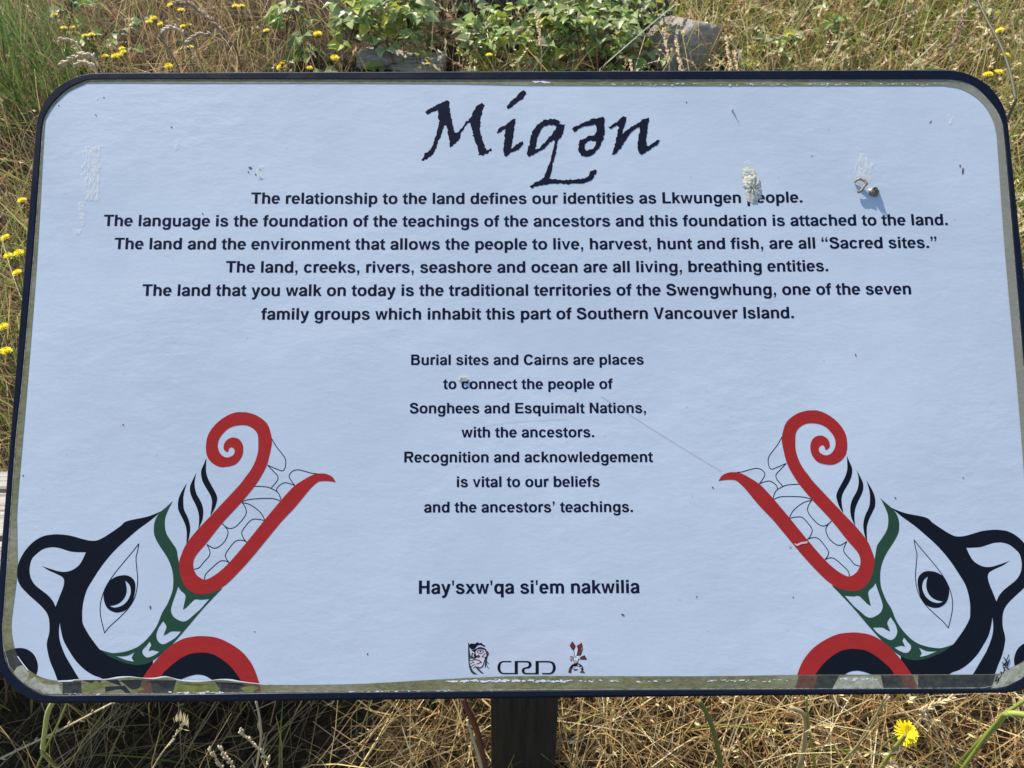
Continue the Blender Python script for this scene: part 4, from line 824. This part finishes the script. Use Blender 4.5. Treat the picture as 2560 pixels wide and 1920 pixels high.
# ------------------------------------------------------------------ weathered planks at the left
bench = empty('plank_bench', (-1.05, .85, float(ground_z(-1.05, .85))))
tag(bench, 'low weathered grey plank bench in the grass behind the sign\'s left edge', 'bench')
zb = .325
for y0, y1 in ((.645, .765), (.777, .868), (.880, .985), (.993, 1.042)):  # two nearest planks, unseen behind the sign, added to widen the bench's shadow
    b = MB(); N = 26; V = []; F = []
    for i in range(N + 1):
        x = -1.72 + (1.31) * i / N; w = .0016 * math.sin(i * 1.7 + y0 * 40)
        V += [(x, y0 + w, zb - .036), (x, y1 + w, zb - .036), (x, y1 + w * .5, zb + .001 * math.sin(i * .9)), (x, y0 + w, zb + .001 * math.sin(i * .7))]
    for i in range(N):
        for k in range(4): F.append([i * 4 + k, i * 4 + (k + 1) % 4, i * 4 + 4 + (k + 1) % 4, i * 4 + 4 + k])
    F += [[3, 2, 1, 0], [N * 4 + k for k in range(4)]]
    b.add(V, F); o = b.build('plank', M_GREYWOOD, bench); bevel(o, .004, 2)
for x in (-1.6, -.52):
    b = MB(); V = [(x + dx, y, z) for z in (-.1, zb - .037) for dx, y in ((-.04, .80), (.04, .80), (.04, 1.0), (-.04, 1.0))]
    b.add(V, [[0, 3, 2, 1], [4, 5, 6, 7], [0, 1, 5, 4], [1, 2, 6, 5], [2, 3, 7, 6], [3, 0, 4, 7]]); bevel(b.build('leg', M_GREYWOOD, bench), .005)

# ------------------------------------------------------------------ rocks and the fallen log
def rock(name, c, r, m, label, seed, cat='rock'):
    bm_ = []
    import bmesh
    bm = bmesh.new(); bmesh.ops.create_icosphere(bm, subdivisions=4, radius=1); r2 = np.random.default_rng(seed)
    K_ = r2.normal(0, 1, (9, 3)); ph = r2.uniform(0, 6, 9)
    for v in bm.verts:
        u = np.array(v.co); s = 1 + sum(math.sin(2.3 * (K_[i] @ u) + ph[i]) * .035 for i in range(9)) + sum(math.sin(7 * (K_[i] @ u) + ph[i] * 2) * .010 for i in range(9))
        for k in range(4):                                  # a few broken faces
            nn = K_[k] / np.linalg.norm(K_[k]); dd = u @ nn * s
            if dd > .78: s *= .78 / dd
        v.co = [u[0] * s * r[0], u[1] * s * r[1], u[2] * s * r[2]]
    me = bpy.data.meshes.new(name); bm.to_mesh(me); bm.free(); me.materials.append(m); me.polygons.foreach_set('use_smooth', [True] * len(me.polygons))
    return tag(link(bpy.data.objects.new(name, me), None, Matrix.Translation(c)), label, cat)
g = px_ground(1735, 165); rock('boulder', (g[0] - .03, g[1] + .06, g[2] + .0), (.158, .12, .195), M_ROCK, 'rounded grey boulder in the dry grass above the sign, right of the brambles', 4, 'boulder')
g = px_ground(1250, 70); rock('dark_rock', (g[0] - .02, g[1] + .12, g[2] + .10), (.22, .2, .20), M_DARKROCK, 'big dark rough rock showing through the brambles above the title', 11)
g = px_ground(1600, 120); rock('dark_rock', (g[0] + .04, g[1] + .15, g[2] + .05), (.13, .14, .14), M_DARKROCK, 'dark rock in shadow just left of the grey boulder', 12)
a_, b_ = px_ground(895, 178), px_ground(1115, 186)
b = MB(); N = 14; V = []; F = []
for i in range(N + 1):
    c = a_ + (b_ - a_) * i / N + np.array([0, .05, .02])
    for k in range(12):
        q = 2 * math.pi * k / 12; rr = .062 * (1 + .06 * math.sin(k * 2.1) + .03 * math.sin(i * 1.3 + k)) * (1.0 if 0 < i < N else .85)
        V.append((c[0], c[1] + 1.25 * rr * math.cos(q), c[2] + .5 * rr * math.sin(q) + .008 + .012 * math.sin(i * .5)))
for i in range(N):
    for k in range(12): F.append([i * 12 + k, i * 12 + (k + 1) % 12, i * 12 + 12 + (k + 1) % 12, i * 12 + 12 + k])
F += [[k for k in range(12)][::-1], [N * 12 + k for k in range(12)]]
b.add(V, F); tag(b.build('fallen_log', M_GREYWOOD, None, None, True), 'bleached grey log end lying in the grass below the brambles', 'log')

# ------------------------------------------------------------------ brambles
LEAFCOL = [(.31, .40, .14), (.40, .47, .21), (.22, .33, .07), (.46, .50, .06), (.08, .13, .03)]
def leaflet(base, d, up, L, wd, c):
    """one toothed leaflet: folded along its midrib, drooping to the tip"""
    d = d / np.linalg.norm(d); s = np.cross(d, up); s /= np.linalg.norm(s) + 1e-9; up = np.cross(s, d)
    pr = (.10, .72, 1.0, .84, .46, .03); V = []; F = []
    for i, w in enumerate(pr):
        t = i / 5; mid = base + d * L * t - up * L * .30 * t * t; j = 1 + .10 * (-1) ** i
        V += [mid, mid + s * wd * w * j / 2 + up * wd * .26 * w * j, mid - s * wd * w * j / 2 + up * wd * .26 * w * j]
    for i in range(5): F += [[3 * i, 3 * i + 3, 3 * i + 4, 3 * i + 1], [3 * i, 3 * i + 2, 3 * i + 5, 3 * i + 3]]
    return V, F, [c] * len(V)
def bramble(px, py, spread, n_leaf, h, seed, label, size=.058, yel=.12):
    size *= .84; n_leaf = int(n_leaf * 1.12)
    r2 = np.random.default_rng(seed); g = px_ground(px, py + 420 * h + 10); root = empty('bramble_plant', g); tag(root, label, 'bramble', 'brambles on the slope above the sign')
    cb = MB(); LV = []; LF = []; LC = []; canes = max(3, n_leaf // 12)
    def addleaf(pos, dr):
        up = np.array([r2.normal(0, .55), r2.normal(-.15, .55), 1.0]); base = LEAFCOL[r2.choice(5, p=[.30, .30, .22, yel, .18 - yel])] if yel <= .18 else LEAFCOL[r2.choice(4)]
        for k, a in enumerate((0, 1.25, -1.25)):
            ca, sa = math.cos(a), math.sin(a); dd = np.array([dr[0] * ca - dr[1] * sa, dr[0] * sa + dr[1] * ca, dr[2] + r2.normal(0, .15)])
            L = size * r2.uniform(.75, 1.25) * (1.15 if k == 0 else .9); col = np.clip(np.array(base) * r2.normal(1, .14), .02, .5)
            V, F, c = leaflet(pos + dd * .006, dd, up, L, L * .74, col); n = len(LV); LV.extend(V); LF.extend([[i + n for i in f] for f in F]); LC.extend(c)
    for c in range(canes):
        az = r2.uniform(0, 6.28); R = spread * r2.uniform(.35, 1.0); end = np.array([math.cos(az) * R, math.sin(az) * R * .7, 0])
        st = end * r2.uniform(-.25, .2); pts = []
        for i in range(9):
            t = i / 8; q = st + (end - st) * t; zz = float(ground_z(g[0] + q[0], g[1] + q[1])) + h * (math.sin(math.pi * (.12 + .72 * t)) - .30 * t) * r2.uniform(.92, 1.08)
            pts.append(np.array([g[0] + q[0], g[1] + q[1], zz]))
        cb.tube(pts, [.0035 - .0022 * i / 8 for i in range(9)], 5)
        for k in range(n_leaf // canes):
            t = r2.uniform(.15, 1) * 8; i = min(int(t), 7); pos = pts[i] + (pts[i + 1] - pts[i]) * (t - i)
            a = r2.uniform(0, 6.28); dr = np.array([math.cos(a), math.sin(a) - .25, r2.uniform(-.1, .35)])
            stem = pos + dr * r2.uniform(.02, .07) + [0, 0, r2.uniform(-.03, .05)]
            cb.tube([pos, stem], .0011, 4, cap=False); addleaf(stem, dr)
    cb.build('canes', M_CANE, root)
    lo_ = mesh('leaves', LV, LF, M_LEAF, root); tinted(lo_, np.array(LC)); return root
M_CANE = mat_film('bramble_cane', (.07, .035, .03), (.14, .09, .05))
BR = [(905, 50, .24, 66, .24, 'pale green bramble filling the slope left of the dark rock above the title', .050, .10), (1030, 30, .24, 66, .26, 'bramble left of the dark rock, behind the bleached log', .050, .12),
      (770, 40, .16, 16, .18, 'thin bramble at the left end of the bramble patch, in brown grass', .052, .06), (790, 112, .06, 6, .10, 'small three-leaved bramble sprig left of the bleached log', .060, .02), (1235, 115, .22, 60, .22, 'bramble under the dark rock with a yellow flower at its foot', .044, .16), (1350, 70, .25, 76, .26, 'bramble right of the dark rock, above the last letter of the title', .045, .17),
      (1470, 105, .24, 70, .24, 'glossy bramble in front of the second dark rock', .045, .16), (1570, 30, .22, 60, .22, 'bramble behind the grey boulder on its left', .043, .14), (1110, -10, .22, 44, .22, 'bramble at the top edge behind the dark rock', .046, .10), (1440, 10, .28, 66, .24, 'bramble along the top edge between the dark rock and the boulder', .043, .16),
      (1915, 118, .10, 18, .16, 'small yellow-green bramble right of the boulder', .042, .18), (2050, 75, .12, 16, .18, 'sparse bramble deep in the dry grass well right of the boulder', .042, .16), (200, 20, .13, 14, .16, 'grey-green sparse bramble beside the tall green grass at upper left', .046, .0), (235, 105, .10, 9, .12, 'small grey-green bramble sprig below left among the first yellow flowers', .044, .0), (325, 90, .10, 7, .10, 'withered low bramble sprig in the brown grass above the left end', .042, .0), (2400, 10, .16, 16, .2, 'thin bramble near the top right corner', .038, .1), (2140, 0, .24, 24, .2, 'loose bramble at the top edge on the right side', .038, .14)]
for i, (x, y, sp, n, h, lab, sz, yl) in enumerate(BR): bramble(x, y, sp, n, h, 20 + i, lab, sz, yl)

# tall green tuft at the upper left
def tuft(name, px, py, n, R, h, label, cols, cat='grass tuft', lean=.22):
    g = px_ground(px, py); q = np.abs(rng.normal(0, 1, n)) * R; a = rng.uniform(0, 6.28, n)
    p = np.stack([g[0] + q * np.cos(a), g[1] + q * np.sin(a)], 1)
    ch = field(p, h * .55, h, lean, .18, .0025, .0048, cols, [1] * len(cols), BLADE)
    o = stuff(name, [ch], M_STRAW, label, cat); del o['kind']; return o
tuft('grass_tuft', 60, 300, 190, .12, .62, 'tall dark green grass tuft at the upper left corner of the sign', [(.085, .17, .04), (.11, .20, .05), (.17, .24, .07), (.35, .30, .14)])
tuft('grass_tuft', 165, 250, 80, .09, .5, 'green grass tuft just right of the tallest one, touching the sign corner', [(.085, .17, .04), (.12, .21, .055), (.18, .24, .08)])
tuft('grass_tuft', 70, 150, 110, .11, .42, 'green grass tuft farther back at the top left corner', [(.11, .19, .055), (.15, .22, .07), (.24, .28, .10)])

# ------------------------------------------------------------------ yellow flowers
M_PETAL = mat('yellow_petals', (.90, .73, .015), .55, .3)
M_FSTEM = mat('flower_stem', (.16, .19, .045), .6)
M_BUD = mat('flower_base', (.06, .09, .03), .7)
def flower_parts(seed, bloom):
    r2 = np.random.default_rng(seed); b = MB()
    for ring, (n, r0, zt, zz) in enumerate(((22, .0175, .0012, 0), (18, .0135, .0042, .0012), (12, .0085, .0062, .0025))):
        for k in range(n):
            a = 2 * math.pi * (k + .5 * ring) / n + r2.normal(0, .05); R = r0 * r2.uniform(.88, 1.08) * bloom; w = .0030; c, s = math.cos(a), math.sin(a); j = r2.normal(0, .0006)
            P = [(r, sd) for r, sd in ((.001, 0), (R * .55, w / 2), (R * .95, w * .42), (R, 0), (R * .95, -w * .42), (R * .55, -w / 2))]
            b.add([(r * c - sd * s, r * s + sd * c, zz + (zt + j) * (r / R) ** 1.3 + .0006 * (abs(sd) > 0)) for r, sd in P], [[0, 1, 2, 3], [0, 3, 4, 5]])
    return b
def bud_parts():
    b = MB(); b.tube([(0, 0, -.013), (0, 0, -.010), (0, 0, -.004), (0, 0, -.0002)], [.0015, .0042, .0052, .0064], 8); return b
PET = [flower_parts(i, 1.0) for i in range(3)]
def flower(px, py, hgt, sc, label, var=0, tilt=(0, 0), group='yellow flowers in the grass'):
    top = px_ground(px, py, hgt); gz = float(ground_z(top[0] + .02, top[1] + .01)); foot = np.array([top[0] + rng.normal(0, .03), top[1] + rng.normal(.01, .03), 0]); foot[2] = float(ground_z(foot[0], foot[1])) - .01
    root = empty('yellow_flower', foot, 0, 1); tag(root, label, 'flower', group)
    M = Matrix.Translation(top) @ Matrix.Rotation(tilt[0], 4, 'X') @ Matrix.Rotation(tilt[1], 4, 'Y') @ Matrix.Rotation(rng.uniform(0, 6), 4, 'Z') @ Matrix.Scale(sc, 4)
    PET[var].build('petals', M_PETAL, root, M); bud_parts().build('flower_base', M_BUD, root, M)
    b = MB(); n_ = np.array(M.to_3x3() @ Vector((0, 0, 1))); n_ /= np.linalg.norm(n_); t0 = top - n_ * .012 * sc
    mid = (foot + t0) / 2 + np.array([rng.normal(0, .012), rng.normal(0, .012), .02])
    pts = [foot * (1 - t) ** 2 + 2 * mid * t * (1 - t) + t0 * t * t for t in np.linspace(0, 1, 8)]
    b.tube(pts, [.0016] * 8, 5); b.build('stem', M_FSTEM, root); return root
FL = [(136, 38), (160, 70), (182, 69), (212, 90), (229, 88), (263, 142), (287, 140), (300, 137), (305, 122), (309, 130), (373, 55), (383, 46), (401, 60), (421, 165), (427, 13), (453, 26), (457, 66), (472, 64), (476, 118), (588, 15), (603, 16), (666, 77), (706, 161), (700, 168), (774, 170), (794, 85), (837, 145), (1070, 160), (1223, 138)]
ORD = ['first', 'second', 'third', 'fourth', 'fifth', 'sixth', 'seventh', 'eighth', 'ninth', 'tenth', 'eleventh', 'twelfth', 'thirteenth', 'fourteenth', 'fifteenth', 'sixteenth', 'seventeenth', 'eighteenth', 'nineteenth', 'twentieth', 'twenty-first', 'twenty-second', 'twenty-third', 'twenty-fourth', 'twenty-fifth', 'twenty-sixth', 'twenty-seventh', 'twenty-eighth', 'twenty-ninth']
FL.sort()
for i, (x, y) in enumerate(FL):
    lab = 'yellow flower in the grass above the sign, %s from the left' % ORD[i]
    if i == len(FL) - 1: lab = 'lone yellow flower below the bramble, above the middle of the sign'
    if i == len(FL) - 2: lab = 'half-hidden yellow flower at the right end of the bleached log'
    flower(x, y, .26 + .05 * math.sin(i * 2.3), (.55 if i == len(FL) - 2 else rng.uniform(.64, .90)), lab, i % 3, (rng.normal(.05, .18), rng.normal(0, .18)))
for (x, y), lab in zip(((56, 501), (14, 594), (47, 633), (22, 640), (43, 682), (8, 817), (16, 877)),
    ('yellow flower by the left edge of the sign, level with the top text line', 'yellow flower cut by the left frame edge, above a pair of flowers', 'right one of the close pair of yellow flowers left of the sign', 'left one of the close pair of yellow flowers left of the sign', 'yellow flower just under the close pair left of the sign', 'higher of the two lowest yellow flowers left of the sign', 'lowest yellow flower left of the sign, above the plank bench')):
    flower(x, y, .27, rng.uniform(.66, .84), lab, int(rng.integers(3)), (rng.normal(.1, .15), rng.normal(0, .2)))
for (x, y, ty), lab in zip(((2499, 77, -.5), (2514, 139, .1), (2470, 187, -.2), (2497, 181, .1)),
    ('uppermost yellow flower near the top right corner, tilted sideways', 'thin flat yellow flower seen edge-on near the right edge', 'left one of two yellow flowers touching the top right frame corner', 'right one of two yellow flowers touching the top right frame corner')):
    flower(x, y, .30, .92, lab, int(rng.integers(3)), (rng.normal(.05, .1), ty))
flower(2265, 1833, .24, 1.22, 'large yellow flower in front, below the lower right of the sign', 1, (.30, .22))

# ------------------------------------------------------------------ single stalks that stand out
def stalk(pts, depths, r0, r1, label, col, head=None, leafy=False, name='grass_stalk', cat='grass stalk'):
    P = [px_depth(x, y, d) for (x, y), d in zip(pts, depths)]
    P = [np.array(q) for q in smooth_loop(P, closed=False, n=4)]
    f = P[0].copy(); f[2] = float(ground_z(f[0], f[1])) - .01
    if P[0][2] > f[2] + .02: P = [f] + P
    root = empty(name, P[0]); tag(root, label, cat, 'single stalks standing out of the grass')
    b = MB(); N = len(P); b.tube(P, [r0 + (r1 - r0) * i / (N - 1) for i in range(N)], 6)
    m = mat('stalk_straw', col, .6); b.build('stem', m, root, None, True)
    if head:
        n, L, w, hc, frac = head; hb = MB(); r2 = np.random.default_rng(len(label))
        seg = np.array(P)[int(N * (1 - frac)):]
        for k in range(n):
            t = k / n * (len(seg) - 1); i = min(int(t), len(seg) - 2); pos = seg[i] + (seg[i + 1] - seg[i]) * (t - i); d = seg[i + 1] - seg[i]; d = d / np.linalg.norm(d)
            q = r2.normal(0, 1, 3); q -= d * (q @ d); q /= np.linalg.norm(q)
            e = d * .85 + q * .5; hb.tube([pos, pos + e * L * .35, pos + e * L * .75, pos + e * L], [w * .3, w, w * .8, w * .1], 5)
        hb.build('seed_head', mat('seed_head_husk', hc, .7), root, None, True)
    return root
ST = (.50, .40, .24)
stalk([(-40, 1915), (60, 1868), (170, 1815), (285, 1755), (350, 1722)], [1.36, 1.33, 1.28, 1.22, 1.18], .0022, .0012, 'long pale stalk slanting up to the left end of the sign\'s bottom edge', ST, (16, .012, .0022, ST, .9))
stalk([(90, 1925), (110, 1880), (150, 1800), (172, 1745)], [1.3, 1.27, 1.22, 1.18], .0022, .0014, 'thin green stem crossing the pale slanting stalk at lower left', (.26, .29, .06))
stalk([(105, 1880), (112, 1830), (120, 1780), (140, 1745)], [1.26, 1.23, 1.2, 1.17], .0035, .0040, 'broad pale green blade beside the thin green stem at lower left', (.42, .43, .14))
stalk([(660, 1925), (670, 1900), (640, 1868), (612, 1838), (600, 1826)], [1.24, 1.22, 1.2, 1.18, 1.17], .0014, .001, 'straw seed head leaning left under the sign\'s left half, the largest there', ST, (22, .010, .0022, (.60, .50, .32), .8))
stalk([(590, 1930), (575, 1905), (562, 1890), (550, 1872)], [1.25, 1.23, 1.22, 1.21], .0013, .001, 'small straw seed head, left of the largest one', ST, (16, .009, .002, (.58, .48, .30), .85))
stalk([(560, 1935), (550, 1910), (535, 1890), (525, 1876)], [1.26, 1.24, 1.23, 1.22], .0013, .001, 'smallest straw seed head, leftmost of three under the sign', ST, (14, .009, .002, (.56, .46, .28), .85))
stalk([(380, 1925), (400, 1890), (430, 1850), (462, 1808)], [1.27, 1.24, 1.22, 1.2], .0014, .001, 'straw stalk with narrow head leaning right below the left bear', ST, (14, .008, .0016, (.50, .42, .24), .5))
stalk([(640, 1925), (652, 1850), (650, 1800), (640, 1752)], [1.25, 1.2, 1.18, 1.16], .0018, .0016, 'upright pale stalk touching the frame bottom below the left bear\'s arch', ST)
stalk([(1215, 1930), (1205, 1880), (1190, 1820), (1165, 1765), (1158, 1745)], [1.3, 1.26, 1.22, 1.18, 1.16], .0055, .0045, 'red-brown broad dead blade just left of the post', (.17, .055, .03))
stalk([(1205, 1925), (1195, 1885), (1180, 1840), (1168, 1800)], [1.28, 1.25, 1.22, 1.2], .0036, .0016, 'pale dry blade in front of the red-brown one left of the post', (.55, .45, .28))
stalk([(2080, 1930), (2120, 1890), (2170, 1830), (2200, 1770), (2212, 1745)], [1.3, 1.26, 1.22, 1.18, 1.16], .0020, .0016, 'long straw-green stem slanting right under the right half of the sign', (.30, .27, .11), None)
stalk([(2110, 1930), (2140, 1870), (2180, 1800), (2225, 1742)], [1.32, 1.27, 1.22, 1.17], .0018, .0014, 'tan stem next to the straw-green slanting stem', (.42, .30, .15))
stalk([(1800, 1930), (1798, 1890), (1785, 1830), (1765, 1780), (1748, 1752)], [1.3, 1.27, 1.22, 1.19, 1.17], .0046, .0036, 'dull green arching blade below the sign, right of the post', (.13, .15, .03))
stalk([(2040, 1930), (2030, 1870), (2020, 1800), (2016, 1745)], [1.3, 1.26, 1.2, 1.16], .0022, .0018, 'upright green stem below the right bear\'s arch', (.27, .28, .05))
stalk([(1995, 1930), (2010, 1865), (2012, 1790), (1975, 1768)], [1.29, 1.25, 1.2, 1.19], .0040, .0030, 'curled tan dead leaf blade below the right bear\'s arch', (.40, .30, .15))
stalk([(2200, 1925), (2225, 1885), (2258, 1845), (2263, 1838)], [1.22, 1.2, 1.18, 1.175], .0036, .0028, 'thick yellow-green stem under the large yellow flower', (.26, .25, .06))
stalk([(2405, 1925), (2445, 1868), (2485, 1815), (2515, 1784), (2560, 1752), (2600, 1725)], [1.27, 1.24, 1.21, 1.19, 1.17, 1.16], .0034, .0026, 'thick green thistle-like stem at the lower right corner', (.20, .25, .04))
stalk([(2495, 1808), (2512, 1786), (2540, 1784), (2580, 1792)], [1.21, 1.18, 1.17, 1.16], .0042, .0050, 'pale green leaf joint on the thick stem at the lower right corner', (.26, .31, .06))
stalk([(2372, 1930), (2350, 1850), (2318, 1796), (2300, 1782), (2340, 1760), (2380, 1745)], [1.28, 1.24, 1.2, 1.18, 1.17, 1.16], .0016, .0012, 'drooping straw head above the large yellow flower', ST, (26, .011, .0022, (.52, .39, .21), .55))
stalk([(590, 118), (560, 85), (530, 52), (500, 30), (470, 8), (440, 10)], [2.62] * 6, .003, .002, 'tall brown dead stalk with rough drooping head above the left of the sign', (.16, .09, .055), (60, .020, .0042, (.34, .235, .15), .75))
stalk([(490, 150), (470, 110), (450, 75), (425, 70), (410, 78)], [2.55] * 5, .0022, .0014, 'nodding pale seed head beside the tall brown stalk', (.40, .30, .18), (34, .018, .0040, (.52, .42, .29), .6))
stalk([(560, 105), (520, 85), (490, 90), (470, 105)], [2.5] * 4, .002, .0014, 'short drooping pale seed head under the tall brown stalk', (.34, .25, .15), (26, .016, .0036, (.44, .33, .22), .7))
stalk([(445, 165), (420, 120), (395, 88)], [2.45] * 3, .0022, .003, 'dark pointed dry leaf above the left of the sign', (.09, .06, .035))
stalk([(250, 170), (232, 140), (200, 138), (155, 160)], [2.3] * 4, .0022, .0012, 'pale nodding seed head touching the top left corner of the frame', ST, (30, .016, .0042, (.55, .44, .29), .7))
stalk([(240, 172), (225, 160), (205, 155), (190, 162)], [2.25] * 4, .002, .0012, 'small pale seed head right above the frame\'s top left curve', ST, (22, .014, .0036, (.55, .44, .29), .8))
stalk([(210, 135), (190, 108), (165, 98), (150, 100)], [2.35] * 4, .002, .0012, 'tan nodding seed head between the green tuft and the yellow flowers', ST, (24, .015, .0038, (.50, .37, .22), .7))
stalk([(1500, 172), (1560, 120), (1620, 68), (1690, 10)], [2.5, 2.55, 2.6, 2.7], .0018, .0016, 'long straight whitish stalk slanting across the brambles to the boulder', (.55, .52, .44))
stalk([(2540, 250), (2525, 180), (2500, 110), (2465, 45), (2430, -30)], [2.0, 2.1, 2.2, 2.3, 2.4], .0042, .0032, 'thick dark olive stem rising from the top right frame corner', (.065, .06, .025))
stalk([(2300, 175), (2340, 140), (2390, 95), (2420, -10)], [2.5] * 4, .002, .0022, 'reddish brown stalk with feathery top near the top right', (.24, .13, .085), (44, .016, .0026, (.30, .17, .12), .5))
stalk([(2260, 178), (2290, 152), (2330, 115), (2345, 100)], [2.4] * 4, .0024, .0016, 'pale straight straw slanting up at the top right', (.55, .46, .30))
stalk([(1862, 175), (1840, 120), (1800, 92)], [2.5] * 3, .0014, .001, 'thin pale straw beside the boulder on its right', (.55, .47, .33))
for x, y, lab in ((1815, 95, 'cream'), (1660, 75, 'golden'), (1690, 100, 'short'), (1835, 130, 'reddish tan'), (1340, 30, 'tall tan'), (1575, 150, 'stubby')):
    stalk([(x + 14, y + 95), (x + 8, y + 50), (x, y)], [2.5, 2.52, 2.55], .0018, .0012, {'cream': 'cream upright seed head just right of the boulder', 'golden': 'golden upright seed head in front of the boulder\'s left side', 'short': 'short golden seed head in front of the boulder\'s middle', 'reddish tan': 'reddish tan seed head at the boulder\'s lower right', 'tall tan': 'tall tan seed head standing before the bramble above the title', 'stubby': 'stubby tan seed head between the brambles and the boulder'}[lab], ST, (44, .013, .0032, (.58, .42, .24), .75))
